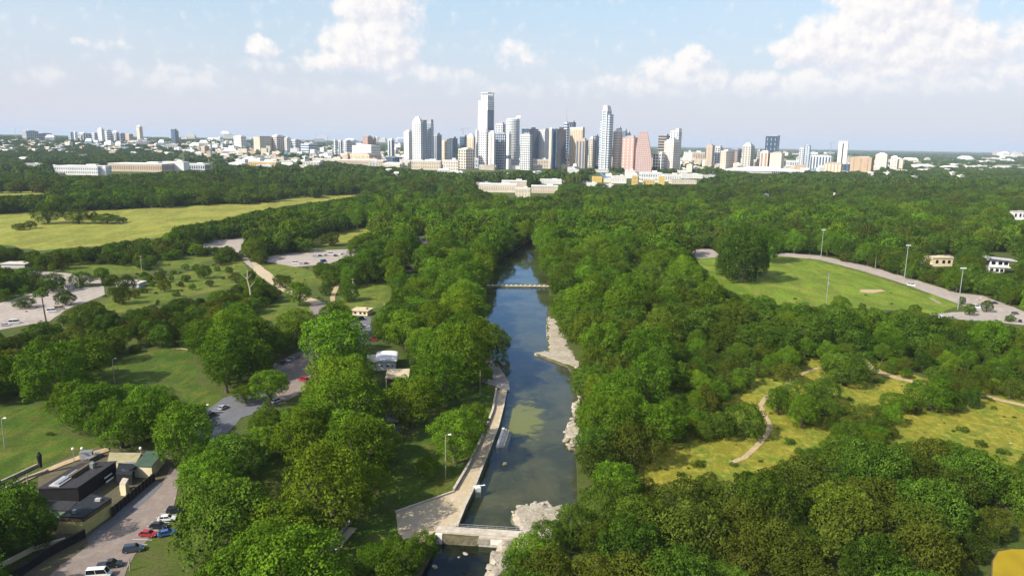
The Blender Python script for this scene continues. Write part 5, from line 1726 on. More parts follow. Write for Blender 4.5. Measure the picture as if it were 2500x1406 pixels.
CAR_SHAPE = {  # profile: (x, z bottom-to-top belt line), cabin: (x at belt rear, x at roof rear, x at roof front, x at belt front), belt, roof
    'car': (4.5, 1.8, .86, 1.44, (-1.95, -1.35, .35, 1.15)), 'suv': (4.8, 1.95, 1.05, 1.78, (-2.25, -1.95, .55, 1.25)), 'van': (5.4, 2.0, 1.15, 2.25, (-2.6, -2.55, 1.35, 2.05)), 'pickup': (5.5, 1.95, 1.05, 1.82, (-.55, -.35, .75, 1.45)),
}
CARS = {}
def car_proto(kind):
    L, W, belt, roof, (a, b, c, d) = CAR_SHAPE[kind]
    mb = MB()
    xs = [(-L / 2, .42, belt * .86), (-L / 2 + .12, .26, belt * .97), (-L / 2 + .7, .22, belt), (d, .22, belt), (L / 2 - .55, .24, belt * .88), (L / 2 - .08, .28, belt * .74), (L / 2, .42, belt * .58)]
    rings = []
    for k, (x, z0, z1) in enumerate(xs):
        w = W / 2 * (.86 if k in (0, len(xs) - 1) else .96 if k in (1, len(xs) - 2) else 1.0)
        rings.append([(x, -w, z0), (x, w, z0), (x, w * 1.0, z0 + (z1 - z0) * .6), (x, w * .93, z1), (x, -w * .93, z1), (x, -w, z0 + (z1 - z0) * .6)])
    for r0_, r1 in zip(rings, rings[1:]):
        quad3(mb, r0_[::-1], r1[::-1])
    mb.poly(rings[0])
    mb.poly(rings[-1][::-1])
    body = mb
    g = MB()
    w0, w1 = W / 2 * .92, W / 2 * .74
    lo = [(a, -w0, belt - .01), (d, -w0, belt - .01), (d, w0, belt - .01), (a, w0, belt - .01)]
    hi = [(b, -w1, roof - .06), (c, -w1, roof - .06), (c, w1, roof - .06), (b, w1, roof - .06)]
    quad3(g, lo, hi)
    r = MB()
    r.prism([(b - .04, -w1 - .03), (c + .04, -w1 - .03), (c + .04, w1 + .03), (b - .04, w1 + .03)], roof - .07, roof, [(b + .1, -w1 + .08), (c - .1, -w1 + .08), (c - .1, w1 - .08), (b + .1, w1 - .08)])
    for s in (-1, 1):
        for (p, q) in (((a, s * w0, belt), (b, s * w1, roof - .05)), ((d, s * w0, belt), (c, s * w1, roof - .05)), (((a + d) / 2 - .15, s * w0 * 1.01, belt), ((b + c) / 2 - .1, s * w1 * 1.01, roof - .05))):
            r.tube(p, q, .06, .05, 4)
    wh, rm = MB(), MB()
    wh.tube((0, -.12, 0), (0, .12, 0), .34, .34, 14)
    rm.tube((0, -.135, 0), (0, .135, 0), .20, .20, 8)
    li = MB()
    li.box(0, 0, -.08, .06, .34, .16)
    return dict(body=body.mesh('car_body', PAINT['white']), cabin=g.mesh('car_windows', PM['carglass']), roof=r.mesh('car_roof', PAINT['white']), wheel=wh.mesh('car_wheel', PM['rubber']), rim=rm.mesh('car_rim', PM['rim']),
                head=li.mesh('car_headlight', PM['light']), tail=li.mesh('car_taillight', PM['tail']), L=L, W=W, belt=belt)
def car(px, py, yaw, paint, label, kind='car', group=None, z=.14, full=True):
    if kind not in CARS:
        CARS[kind] = car_proto(kind)
    c = CARS[kind]
    p = G(px, py)
    nm = {'car': 'parked_car', 'suv': 'parked_car', 'van': 'parked_van', 'pickup': 'pickup_truck'}[kind]
    t = thing(nm, label, {'car': 'car', 'suv': 'car', 'van': 'van', 'pickup': 'truck'}[kind], (p.x, p.y, z), yaw, group)
    for n, key in (('body', 'body'), ('roof', 'roof')):
        o = link(n, c[key], t)
        o.material_slots[0].link = 'OBJECT'
        o.material_slots[0].material = PAINT[paint]
    link('window', c['cabin'], t)
    if full:
        for sx in (-1, 1):
            for sy in (-1, 1):
                w = link('wheel', c['wheel'], t, loc=(sx * c['L'] * .31, sy * (c['W'] / 2 - .10), .34))
                link('rim', c['rim'], w)
        for sy in (-1, 1):
            link('headlight', c['head'], t, loc=(c['L'] / 2 - .03, sy * c['W'] * .32, c['belt'] * .62))
            link('taillight', c['tail'], t, loc=(-c['L'] / 2 - .0, sy * c['W'] * .34, c['belt'] * .72))
    return t

def heading(p, q):
    a, b = G(*p), G(*q)
    return math.atan2(b.y - a.y, b.x - a.x)
RD = heading((260, 1360), (410, 1215))
NOSE_IN = RD - math.pi / 2
g1 = 'cars parked along the bottom road'
car(430, 1252, NOSE_IN + .1, 'black', 'black car half under the trees, last of the bottom road row', 'suv', g1)
car(408, 1270, NOSE_IN + .25, 'white', 'white car parked nose in beside the bottom road', 'car', g1)
car(388, 1288, NOSE_IN + .05, 'black', 'glossy black car between the white and the red car', 'car', g1)
car(362, 1308, NOSE_IN - .05, 'red', 'red car with a dark top beside the bottom road', 'car', g1)
car(408, 1306, NOSE_IN + .5, 'blue', 'blue car tucked in behind the red car', 'car', g1)
car(326, 1345, NOSE_IN + .35, 'darkblue', 'dark grey blue car with its hood towards the road', 'suv', g1)
car(268, 1384, NOSE_IN + .3, 'black', 'black pickup truck beside the white van', 'pickup', g1)
car(243, 1408, NOSE_IN + .2, 'white', 'white van cut by the lower picture edge', 'van', g1)
g2 = 'cars in the lower car park'
LR = heading((500, 1040), (660, 960))
car(545, 998, LR + .1, 'silver', 'silver car at the grass edge of the lower car park', 'car', g2)
car(515, 1018, LR + .1, 'black', 'long black car between the silver and the square black car', 'suv', g2)
car(503, 1044, LR + .3, 'black', 'square black pickup under the tree of the lower car park', 'pickup', g2)
car(676, 982, LR - .2, 'white', 'white car poking out from under the trees', 'suv', g2)
g3 = 'cars along the park road'
PR = heading((690, 900), (750, 860))
car(672, 896, PR + .15, 'silver', 'silver car nearest of the row on the park road', 'car', g3)
car(690, 888, PR + .15, 'darkblue', 'dark blue car second of the row on the park road', 'suv', g3)
car(708, 882, PR + .15, 'silver', 'silver pickup third of the row on the park road', 'pickup', g3)
car(726, 874, PR + .15, 'grey', 'grey car last of the row on the park road', 'car', g3)
car(742, 930, PR + 1.2, 'red', 'red car parked alone on the bend of the park road', 'suv', g3)
car(757, 936, PR + 1.1, 'black', 'black car behind the red car on the bend', 'car', g3)
car(770, 775, PR + .5, 'black', 'black car at the top of the park road', 'suv', g3)
car(772, 790, PR + .5, 'grey', 'grey car below the black car on the upper park road', 'car', g3)
car(762, 828, PR + .3, 'white', 'white car between trees on the park road', 'car', g3)
g4 = 'vehicles in the service yard'
car(880, 782, .5, 'black', 'black vehicle at the top of the service yard', 'van', g4)
car(893, 800, .1, 'silver', 'silver car across the service yard', 'car', g4)
car(895, 830, .05, 'white', 'white car by the bathhouse wall', 'car', g4)
car(910, 832, .05, 'red', 'red car by the bathhouse wall', 'car', g4)
g5 = 'cars in the event car park'
for k, (px, py, col, kd) in enumerate(((722, 644, 'white', 'van'), (736, 646, 'white', 'suv'), (748, 645, 'grey', 'car'), (770, 628, 'silver', 'suv'), (782, 626, 'darkblue', 'car'), (795, 625, 'white', 'suv'), (808, 622, 'white', 'van'), (820, 626, 'grey', 'car'), (835, 622, 'white', 'car'), (850, 622, 'silver', 'car'), (862, 618, 'tan', 'suv'), (790, 640, 'blue', 'van'))):
    car(px, py, .2 + .3 * (k % 3), col, f'{col} {kd if kd != "suv" else "estate"} ' + ('at the west end of', 'second from the west in', 'third from the west in', 'in the upper row of', 'among pale cars in the upper row of', 'in the middle of', 'beside the middle of', 'half way along', 'near the east end of', 'next to last in', 'at the east end of', 'standing below the rows of')[k] + ' the event car park', kd, g5, full=False)
g6 = 'cars in the pale gravel car park'
for k, (px, py, col, kd, w) in enumerate(((14, 796, 'silver', 'car', 'at the near edge of'), (36, 790, 'white', 'van', 'nearest to the bottom edge of'), (78, 742, 'white', 'car', 'in the middle of'), (128, 762, 'white', 'van', 'by the bushes of'), (146, 756, 'tan', 'van', 'behind the white van of'), (296, 706, 'silver', 'car', 'by the grey roofed pavilion above'), (330, 704, 'white', 'car', 'at the pavilion end above'))):
    car(px, py, .4, col, f'{col} {kd} {w} the pale gravel car park', kd, g6, full=False)
g7 = 'cars by the playing field'
for k, (px, py, col, kd, w) in enumerate(((2382, 752, 'white', 'van', 'behind the first young tree'), (2396, 748, 'silver', 'suv', 'behind the boulder heap'), (2428, 742, 'darkblue', 'car', 'in the upper bay'), (2478, 768, 'grey', 'suv', 'at the road edge'), (2300, 778, 'white', 'suv', 'at the lower edge'), (2320, 778, 'silver', 'car', 'beside the white one at the lower edge'), (2490, 786, 'black', 'car', 'lowest by the bushes'))):
    car(px, py, -.3 + .2 * k, col, f'{col} {"estate" if kd == "suv" else kd} {w} of the field car park', kd, g7, full=False)
car(2225, 698, -.5, 'white', 'white van driving on the gravel road by the fence', 'van', full=False)

def bay_lines():
    mb = MB()
    for (p, q, n, L) in (((400, 1245), (300, 1340), 9, 5.0), ((500, 1050), (560, 990), 8, 4.6), ((690, 902), (742, 872), 8, 4.4)):
        a, b = G(*p).xy, G(*q).xy
        d = (b - a).normalized()
        nn = Vector((-d.y, d.x))
        for k in range(n + 1):
            c = a.lerp(b, k / n)
            e = c + nn * L
            w = d * .07
            mb.poly([(c.x - w.x, c.y - w.y, .20), (e.x - w.x, e.y - w.y, .20), (e.x + w.x, e.y + w.y, .20), (c.x + w.x, c.y + w.y, .20)])
    mb.build('bay_markings', PM['lampwhite'], kind='structure')
bay_lines()
# --- the pool side
def rail_wall(name, label, line, h, th, mat, z0=0.0, cat='wall', coping=None):
    pts = [G(a, b).xy for a, b in line]
    t = thing(name, label, cat, (pts[0].x, pts[0].y, 0))
    o = Vector((pts[0].x, pts[0].y))
    mb, cp = MB(), MB()
    for a, b in zip(pts, pts[1:]):
        d = (b - a).normalized()
        n = Vector((-d.y, d.x)) * th / 2
        a2, b2 = a - o - d * .02, b - o + d * .02
        mb.prism([tuple(a2 - n), tuple(b2 - n), tuple(b2 + n), tuple(a2 + n)][::1], z0, h)
        n2 = n * 1.35
        cp.prism([tuple(a2 - n2), tuple(b2 - n2), tuple(b2 + n2), tuple(a2 + n2)], h, h + .1)
    mb.build('wall_body', mat, t)
    cp.build('coping', coping or mat, t)
    return t
rail_wall('parapet_wall', 'low grey wall between the pool lawn and the walkway', [(1212, 952), (1203, 1005), (1190, 1040), (1168, 1090), (1140, 1146), (1108, 1200)], 1.0, .55, PM['wall'], coping=PM['conc'])
rail_wall('parapet_wall', 'low stone edge where the wide deck meets the grass', [(1108, 1202), (1040, 1226), (966, 1252)], .55, .4, PM['conc'])
rail_wall('pool_kerb', 'pale raised kerb along the water side of the walkway', [(1236, 955), (1229, 992), (1217, 1040), (1200, 1085), (1180, 1135), (1160, 1186), (1136, 1235), (1116, 1284)], .42, .5, PM['conc'], -1.5, 'kerb')
rail_wall('parapet_wall', 'thin retaining wall edging the dam lawn', [(800, 1350), (822, 1318), (858, 1272)], .9, .5, PM['wall'], coping=PM['conc'])
rail_wall('footpath_edge', 'tan brick ramp beside the dam lawn wall', [(812, 1356), (834, 1322), (862, 1290)], .25, 1.6, PM['tan'], cat='ramp')

def along(p, q):
    a, b = G(*p).xy, G(*q).xy
    d = (b - a)
    return a, b, d.length, math.atan2(d.y, d.x)
def lower_dam():
    a, b, L, yaw = along((1064, 1300), (1345, 1318))
    t = thing('dam', 'concrete dam across the lower end of the pool', 'dam', (a.x, a.y, 0), yaw)
    mb = MB()
    mb.box(L / 2, 1.3, .05, L, 3.0, .45)
    mb.build('deck', PM['conc'], t)
    mb = MB()
    mb.box(.9, .4, -4.8, 1.8, 2.6, 4.85)
    mb.build('abutment', PM['whitec'], t)
    mb = MB()
    mb.box(L * .31, .5, -4.8, L * .12, 1.6, 4.84)
    mb.build('gate_panel', PM['wall'], t)
    mb = MB()
    mb.box(L * .69, .3, -4.8, L * .62, 2.2, 4.83)
    mb.build('dam_wall', PM['conc'], t)
    mb = MB()
    mb.box(L * .16, 1.6, -4.8, L * .20, 1.0, 4.8)  # black block paints the dark inside the gate opening
    mb.build('dark_sluice_opening', PM['blackwall'], t)
    mb = MB()
    for k in range(10):
        x = L * (.1 + .085 * k)
        mb.tube((x, 2.55, .5), (x, 2.55, 1.5), .05, .05, 5)
    for z in (1.0, 1.5):
        mb.tube((L * .1, 2.55, z), (L * .87, 2.55, z), .04, .04, 5)
    mb.build('railing', PM['metal'], t)
    for k in range(5):
        m2 = MB()
        m2.box(L * (.42 + .115 * k), -.86, -1.9, L * .1, .12, 1.5)
        m2.build('panel', PM['whitec'] if k % 2 else PM['wall'], t)
lower_dam()
def upper_dam():
    a, b, L, yaw = along((1186, 697), (1345, 699))
    t = thing('dam', 'thin pale weir crossing the pool at its upper end', 'dam', (a.x, a.y, 0), yaw)
    mb = MB()
    mb.box(L / 2, 0, -2.4, L, 2.4, 2.7)
    mb.build('weir_wall', PM['conc'], t)
    mb = MB()
    for k in range(14):
        mb.box(L * (k + .5) / 14, -.3, .3, 1.0, 1.2, .5)
    mb.build('stepping_blocks', PM['whitec'], t, 'stuff')
    m3 = MB()
    for k in range(9):
        x = L * (.55 + .05 * k)
        m3.tube((x, .8, .3), (x, .8, 1.6), .08, .08, 4)
    m3.tube((L * .55, .8, 1.5), (L * .95, .8, 1.5), .07, .07, 4)
    m3.build('railing', PM['wood'], t)
upper_dam()
def pool_stairs():
    a, b, L, yaw = along((1213, 1088), (1228, 1044))
    t = thing('pool_stairs', 'concrete stair block stepping down into the water', 'stairs', (a.x, a.y, 0), yaw)
    for k in range(4):
        mb = MB()
        mb.box(L / 2, -.2 - .9 * k, -2.4, L - k * .6, .9, 2.5 - .32 * k)
        mb.build('step', PM['conc'] if k else PM['whitec'], t)
pool_stairs()
def diving_block():
    p = G(1165, 1192)
    t = thing('diving_block', 'white block jutting over the water halfway down the walkway', 'platform', (p.x, p.y, 0), .35)
    mb = MB()
    mb.box(0, 0, -2.4, 1.7, 2.0, 3.0)
    mb.build('base', PM['whitec'], t)
    mb = MB()
    mb.box(.9, .2, .62, 3.2, .5, .10)
    mb.build('board', PM['lampwhite'], t)
    mb = MB()
    for y in (-.3, .7):
        mb.tube((-.6, y, .6), (-.6, y, 1.6), .04, .04, 5)
        mb.tube((-.6, y, 1.6), (.8, y, 1.5), .04, .04, 5)
    mb.build('handrail', PM['metal'], t)
diving_block()
def small_float():
    p = G(1232, 1134, -.75)
    t = thing('swim_float', 'small tan float alone on the dark water', 'float', (p.x, p.y, -.75), .6)
    mb = MB()
    mb.tube((-.8, 0, .1), (.8, 0, .1), .34, .34, 8)
    mb.build('tube', PM['tan'], t)
    mb = MB()
    mb.box(0, 0, .38, .9, .7, .35)
    mb.build('seat', PM['creamwall'], t)
small_float()

# --- boulders
def rock_mesh(seed, n=2):
    import bmesh
    bm = bmesh.new()
    bmesh.ops.create_icosphere(bm, subdivisions=n, radius=1)
    r = random.Random(seed)
    planes = [(Vector((r.gauss(0, 1), r.gauss(0, 1), r.gauss(0, 1))).normalized(), r.uniform(.55, .85)) for _ in range(9)]
    for v in bm.verts:
        for nrm, d in planes:
            e = v.co.dot(nrm) - d
            if e > 0:
                v.co -= nrm * e
        v.co.z *= .7
    me = bpy.data.meshes.new('boulder')
    bm.to_mesh(me)
    bm.free()
    me.materials.append(GM['rock'])
    return me
ROCKS = [rock_mesh(k) for k in range(5)]
def boulder(px, py, s, label, group, k):
    p = G(px, py)
    o = link('boulder', ROCKS[k % 5], loc=(p.x, p.y, s * .2))
    s *= .8
    o.scale, o.rotation_euler = (s * random.uniform(.8, 1.5), s, s * random.uniform(.4, .7)), (0, 0, random.uniform(0, 6))
    tag(o, label, 'rock', group)
words_ = ('first', 'second', 'third', 'fourth', 'fifth', 'sixth', 'seventh', 'eighth', 'ninth', 'tenth', 'eleventh', 'twelfth')
for k, (px, py, s) in enumerate(((1392, 1088, 1.7), (1384, 1076, 2.0), (1396, 1064, 1.5), (1383, 1056, 1.8), (1400, 1044, 2.0), (1398, 1024, 1.6), (1402, 1006, 1.9), (1408, 990, 1.6), (1416, 970, 1.4))):
    boulder(px, py, s, f'{words_[k]} pale boulder up the rock bank counted from its lower end', 'boulders along the rock bank', k)
for k, (px, py, s) in enumerate(((1252, 1250, 1.1), (1268, 1238, 1.4), (1286, 1232, 1.0), (1306, 1228, 1.5), (1326, 1230, 1.2), (1344, 1236, 1.4), (1300, 1250, .9), (1322, 1258, 1.2), (1282, 1270, 1.1), (1340, 1272, 1.3), (1300, 1290, 1.0), (1352, 1252, 1.0))):
    s *= .62
    boulder(px, py, s, f'{words_[k]} white slab of the broken rock pile on the dam apron', 'rock slabs on the dam apron', k)
for k, (px, py, s) in enumerate(((1236, 1340, 1.5), (1222, 1366, 1.8), (1198, 1388, 1.6), (1210, 1402, 2.0), (1136, 1352, .8), (1120, 1360, .6), (1062, 1384, 1.0))):
    boulder(px, py, s, f'{words_[k]} boulder down the stream below the dam', 'boulders in the stream', k)
for k, (px, py, s) in enumerate(((2386, 732, 1.6), (2394, 728, 1.8), (2402, 734, 1.5), (2398, 740, 1.3))):
    boulder(px, py, s, f'{words_[k]} white boulder of the heap at the gravel road end', 'boulder heap at the road end', k)
for k, (px, py, s) in enumerate(((1930, 938, .9), (1938, 934, 1.1), (1946, 932, .8), (1924, 942, .7))):
    boulder(px, py, s, f'{words_[k]} small stone beside the winding trail', 'stones beside the trail', k)
boulder(2467, 1083, .9, 'dark lone stone on the eastern dry meadow', None, 2)
boulder(727, 1352, 1.3, 'white stone lying under the trees by the shaded lawn', None, 3)

# --- poles and lamps
def pole(px, py, ytop, label, style='plain', r=.16, mat='wood'):
    p = G(px, py)
    k = math.hypot(p.y, CAM_H)
    dep = math.atan2(CAM_H, p.y)
    h = (py - ytop) * k / F_PX / math.cos(dep)
    t = thing('lamp_pole' if style != 'plain' else 'wooden_pole', label, 'pole', (p.x, p.y, 0))
    mb = MB()
    mb.tube((0, 0, -.3), (0, 0, h), r * 1.2, r * .75, 7)
    mb.build('shaft', PM[mat], t)
    if style == 'flood':
        mb = MB()
        mb.tube((-1.7, 0, h - .3), (1.7, 0, h - .3), .12, .12, 5)
        mb.build('crossarm', PM[mat], t)
        for q in range(4):
            m2 = MB()
            m2.prism([(-1.6 + q * .95, -.45), (-.95 + q * .95, -.45), (-.95 + q * .95, .35), (-1.6 + q * .95, .35)], h - .15, h + .35)
            m2.build('floodlight', PM['lampwhite'], t)
    elif style == 'tee':
        mb = MB()
        mb.tube((-1.3, 0, h - .4), (1.3, 0, h - .4), .14, .14, 5)
        mb.build('crossarm', PM[mat], t)
        mb = MB()
        mb.tube((.5, -.2, h * .72), (.5, -.2, h * .80), .3, .3, 8)
        mb.build('transformer', PM['metal'], t)
    elif style == 'lamp':
        mb = MB()
        mb.tube((0, 0, h - .1), (1.1, -.2, h + .35), .07, .05, 5)
        mb.build('arm', PM[mat], t)
        mb = MB()
        mb.prism([(.8, -.5), (1.8, -.5), (1.8, .1), (.8, .1)], h + .28, h + .52, [(.95, -.4), (1.65, -.4), (1.65, 0), (.95, 0)])
        mb.build('lamp_head', PM['lampwhite'], t)
    elif style == 'globe':
        mb = MB()
        for q in range(4):
            a0, a1 = math.radians(-90 + 45 * q), math.radians(-45 + 45 * q)
            mb.tube((0, 0, h + .4 + .45 * math.sin(a0)), (0, 0, h + .4 + .45 * math.sin(a1)), .45 * math.cos(a0) + .02, .45 * math.cos(a1) + .02, 8)
        mb.build('lamp_head', PM['lampwhite'], t)
    return t
pole(2004, 628, 562, 'tall floodlight pole behind the gravel road at the far field corner', 'flood', .26, 'metal')
pole(2207, 688, 600, 'tall floodlight pole in the middle of the gravel road', 'flood', .28, 'metal')
pole(2338, 756, 656, 'tallest floodlight pole at the near corner of the playing field', 'flood', .26, 'metal')
pole(2014, 768, 668, 'bare grey pole before the near edge of the playing field', 'tee', .22, 'metal')
pole(1848, 686, 617, 'wooden utility pole in front of the field tree clump', 'tee', .26)
pole(2071, 606, 588, 'short thin pole among trees behind the gravel road')
pole(2136, 658, 622, 'wooden pole between the two floodlights', 'plain', .2)
pole(2336, 596, 576, 'tee shaped floodlight rising from the trees', 'flood', .3, 'metal')
pole(346, 664, 625, 'wooden utility pole on the upper park lawn', 'tee', .2)
pole(193, 706, 676, 'wooden pole by the terrace road', 'plain', .2)
pole(280, 937, 878, 'wooden pole with lamps on the near lawn', 'lamp', .2)
pole(862, 718, 680, 'wooden pole on the picnic lawn', 'tee', .2)
pole(1172, 966, 905, 'slim pole on the grass by the walkway', 'plain', .12)
pole(1088, 1168, 1070, 'lamp pole with a bent arm on the pool lawn', 'lamp', .16)
pole(500, 1012, 990, 'lamp pole with a white head at the lower car park', 'lamp', .1, 'metal')
pole(12, 1093, 1026, 'leaning grey lamp pole at the corner lawn', 'lamp', .16, 'metal')
pole(181, 1128, 1100, 'western white globe lamp by the corner path', 'globe', .1, 'metal')
pole(203, 1126, 1099, 'eastern white globe lamp by the corner path', 'globe', .1, 'metal')
pole(70, 1198, 1160, 'stubby wooden post at the corner path', 'plain', .2)
pole(318, 1392, 1366, 'wooden post beside the black pickup', 'plain', .16)
pole(345, 1120, 1098, 'small pole by the roof terrace', 'globe', .08, 'metal')

def parasol():
    p = G(103, 1156)
    t = thing('parasol', 'dark closed parasol leaning by the corner path', 'parasol', (p.x, p.y, 0))
    mb = MB()
    mb.tube((0, 0, 0), (-.6, .2, 7.2), .09, .07, 6)
    mb.build('pole', PM['wood'], t)
    mb = MB()
    mb.tube((-.2, .06, 2.0), (-.5, .18, 5.8), .38, .75, 8)
    mb.tube((-.5, .18, 5.8), (-.6, .2, 7.0), .75, .15, 8)
    mb.build('folded_canopy', PM['blackwall'], t)
parasol()
def palm():
    p = G(113, 786)
    t = thing('palm_tree', 'tall palm like tree with a flat tuft beside the gravel car park', 'tree', (p.x, p.y, 0))
    mb = MB()
    h = 68 * math.hypot(p.y, CAM_H) / F_PX
    mb.tube((0, 0, -.3), (-.6, 0, h * .5), .42, .34, 8)
    mb.tube((-.6, 0, h * .5), (-1.0, 0, h), .34, .26, 8)
    mb.build('trunk', BARK, t)
    V, tt = Leaves(91).crown(4.0, h - 1.6, h + 2.4, 9, 1500, .6, ragged=.5)
    V = V + np.array([-1.0, 0, 0])
    link('crown', leaf_mesh('palm_crown', V, tt, LEAF['oak']), t)
palm()
def dead_tree():
    p = G(617, 747)
    t = thing('dead_tree', 'bare pale dead trunk standing among dark scrub', 'tree', (p.x, p.y, 0))
    k = math.hypot(p.y, CAM_H) / F_PX
    pts = [(0, 0, 0), (-3 * k, 0, 25 * k), (-5 * k, 0, 45 * k), (-10 * k, 0, 66 * k), (-8 * k, 0, 88 * k)]
    mb = MB()
    for j, (a, b) in enumerate(zip(pts, pts[1:])):
        mb.tube(a, b, .75 - .13 * j, .62 - .13 * j, 7)
    mb.build('trunk', DEAD, t)
    mb = MB()
    mb.tube(pts[2], (8 * k, 1, 62 * k), .3, .1, 5)
    mb.tube(pts[3], (-22 * k, 0, 78 * k), .25, .08, 5)
    mb.tube(pts[3], (2 * k, -1, 80 * k), .22, .06, 5)
    mb.build('branch', DEAD, t)
dead_tree()

# --- the fence along the playing field
def field_fence():
    line = [(1972, 634), (2040, 648), (2110, 668), (2190, 692), (2270, 722)]
    pts = [G(a, b).xy for a, b in line]
    t = thing('field_fence', 'dark low fence between the playing field and the gravel road', 'fence', (pts[0].x, pts[0].y, 0))
    o = pts[0]
    pm = MB()
    pm.tube((0, 0, 0), (0, 0, 1.5), .1, .1, 5)
    pme = pm.mesh('fence_post', PM['rail'])
    rl = [MB() for _ in range(3)]
    for a, b in zip(pts, pts[1:]):
        n = max(1, int((b - a).length / 3.2))
        for k in range(n):
            q = a.lerp(b, k / n) - o
            link('post', pme, t, loc=(q.x, q.y, 0))
        for j in range(3):
            rl[j].tube((a.x - o.x, a.y - o.y, .35 + .5 * j), (b.x - o.x, b.y - o.y, .35 + .5 * j), .08, .08, 4)
    for j in range(3):
        rl[j].build('rail', PM['rail'], t)
field_fence()
rail_wall('log_pile', 'row of pale logs lying on the playing field corner', [(2272, 730), (2284, 736), (2296, 742)], .7, .9, PM['wood'], cat='logs')

# --- the corner complex at the lower road
def roofed(name, label, corners, h, wall, roof, cat='building', over=.25, z_roof=.3):
    """corners: roof outline in photo pixels, read at its own height h"""
    P = [G(a, b, h).xy for a, b in corners]
    o = sum(P, Vector((0, 0))) / len(P)
    loc = [tuple(p - o) for p in P]
    ar = sum(loc[i][0] * loc[(i + 1) % len(loc)][1] - loc[(i + 1) % len(loc)][0] * loc[i][1] for i in range(len(loc)))
    if ar < 0:
        loc.reverse()
    t = thing(name, label, cat, (o.x, o.y, 0))
    mb = MB()
    mb.prism([(x * .985, y * .985) for x, y in loc], -.2, h)
    mb.build('wall', wall, t)
    mb = MB()
    mb.prism([(x * (1 + over / 20), y * (1 + over / 20)) for x, y in loc], h, h + z_roof)
    mb.build('roof', roof, t)
    return t, o, loc
def on_roof(t, o, px, py, z, w, d, hh, mat, name, yaw=0.0):
    p = G(px, py, z).xy - o
    mb = MB()
    mb.box(p.x, p.y, z, w, d, hh, yaw)
    return mb.build(name, mat, t)
t, o, loc = roofed('long_shed', 'long building with a dark gravel roof and walls coloured black for shade', [(92, 1194), (190, 1191), (284, 1127), (196, 1132)], 4.2, PM['blackwall'], PM['gravelroof'])  # wall black paints in the shade on the right front face
by = heading((190, 1191), (284, 1127))
on_roof(t, o, 165, 1168, 4.5, 9, 1.2, .7, PM['metal'], 'duct', by)
on_roof(t, o, 200, 1150, 4.5, 10, .9, 1.0, PM['brownband'], 'roof_vent', by)
on_roof(t, o, 150, 1176, 4.5, 6, 3.0, .35, PM['greywall'], 'skylight', by)
on_roof(t, o, 226, 1142, 4.5, 1.0, 1.0, 1.6, PM['metal'], 'chimney', by)
for k, (px, py) in enumerate(((258, 1150), (264, 1160), (268, 1170))):
    a = G(px, py, 2.6 - .6 * k).xy - o
    mb = MB()
    mb.box(a.x + .35, a.y - .5, 2.4 - .5 * k, 3.4, .15, .42, by)
    mb.build('white_sign', PM['lampwhite'], t)
t, o, loc = roofed('annex', 'grey gravel annex over a pale green wall', [(96, 1246), (166, 1248), (190, 1226), (98, 1222)], 3.2, PM['greenwall'], PM['gravelroof'])
t, o, loc = roofed('yellow_shed', 'yellow walled shed with a flat black roof beside the road', [(146, 1262), (204, 1264), (272, 1218), (222, 1208)], 4.6, PM['yellowwall'], PM['roofblack'], 'shed', .4)
mb = MB()
mb.prism([(x * 1.0, y * 1.0) for x, y in loc], 3.5, 4.55)
mb.build('fascia', PM['brownband'], t)
on_roof(t, o, 182, 1252, 4.9, .8, .8, .9, PM['metal'], 'roof_vent')
on_roof(t, o, 240, 1222, 4.9, 1.4, .9, .7, PM['greywall'], 'air_unit')
t, o, loc = roofed('green_roof_house', 'small cream building with a flat dark green roof under the trees', [(326, 1138), (370, 1140), (400, 1104), (358, 1103)], 3.6, PM['creamwall'], BM['green'], 'building', .5)
t, o, loc = roofed('terrace', 'tan roof terrace with a low pale rim behind the sheds', [(262, 1128), (330, 1132), (346, 1106), (268, 1105)], 1.6, PM['tan'], PM['olivewall'], 'terrace', .1, .15)
t, o, loc = roofed('dark_kiosk', 'rounded black kiosk between the long shed and the green roof', [(283, 1158), (322, 1160), (326, 1134), (290, 1132)], 3.2, PM['blackwall'], PM['roofblack'], 'kiosk')
mb = MB()
mb.tube((1.2, 0, 3.4), (1.2, 0, 4.0), 2.2, 1.7, 10)
mb.build('dome', PM['roofblack'], t)
t, o, loc = roofed('stone_bay', 'small cream stone bay on the fence line', [(292, 1182), (306, 1184), (314, 1170), (300, 1168)], 3.4, PM['creamwall'], PM['conc'], 'building')
def road_fence():
    a, b, L, yaw = along((272, 1262), (378, 1172))
    t = thing('road_fence', 'tall black panel fence along the bottom road', 'fence', (a.x, a.y, 0), yaw)
    n = 12
    pn = MB()
    pn.box(L / n / 2, 0, .05, L / n - .22, .12, 2.5)
    me = pn.mesh('fence_panel', PM['blackwall'])
    ps = MB()
    ps.box(0, 0, 0, .2, .24, 2.8)
    mp = ps.mesh('fence_post', PM['brownband'])
    for k in range(n):
        link('panel', me, t, loc=(L / n * k, 0, 0))
        link('post', mp, t, loc=(L / n * k, 0, 0))
    link('post', mp, t, loc=(L, 0, 0))
road_fence()
rail_wall('retaining_wall', 'black wall running down to the lower picture edge beside the road', [(30, 1420), (120, 1358), (208, 1312)], 2.2, .5, PM['blackwall'])
rail_wall('garden_wall', 'cream capped wall by the bottom corner trees', [(-10, 1392), (80, 1345), (160, 1322)], 1.0, .6, PM['creamwall'])
rail_wall('path_wall', 'dark low wall on the lower side of the corner path', [(-20, 1214), (60, 1172), (118, 1152)], .8, .5, PM['wall'])
rail_wall('path_wall', 'dark low wall on the lawn side of the corner path', [(-20, 1190), (50, 1158), (92, 1138)], .8, .5, PM['wall'])
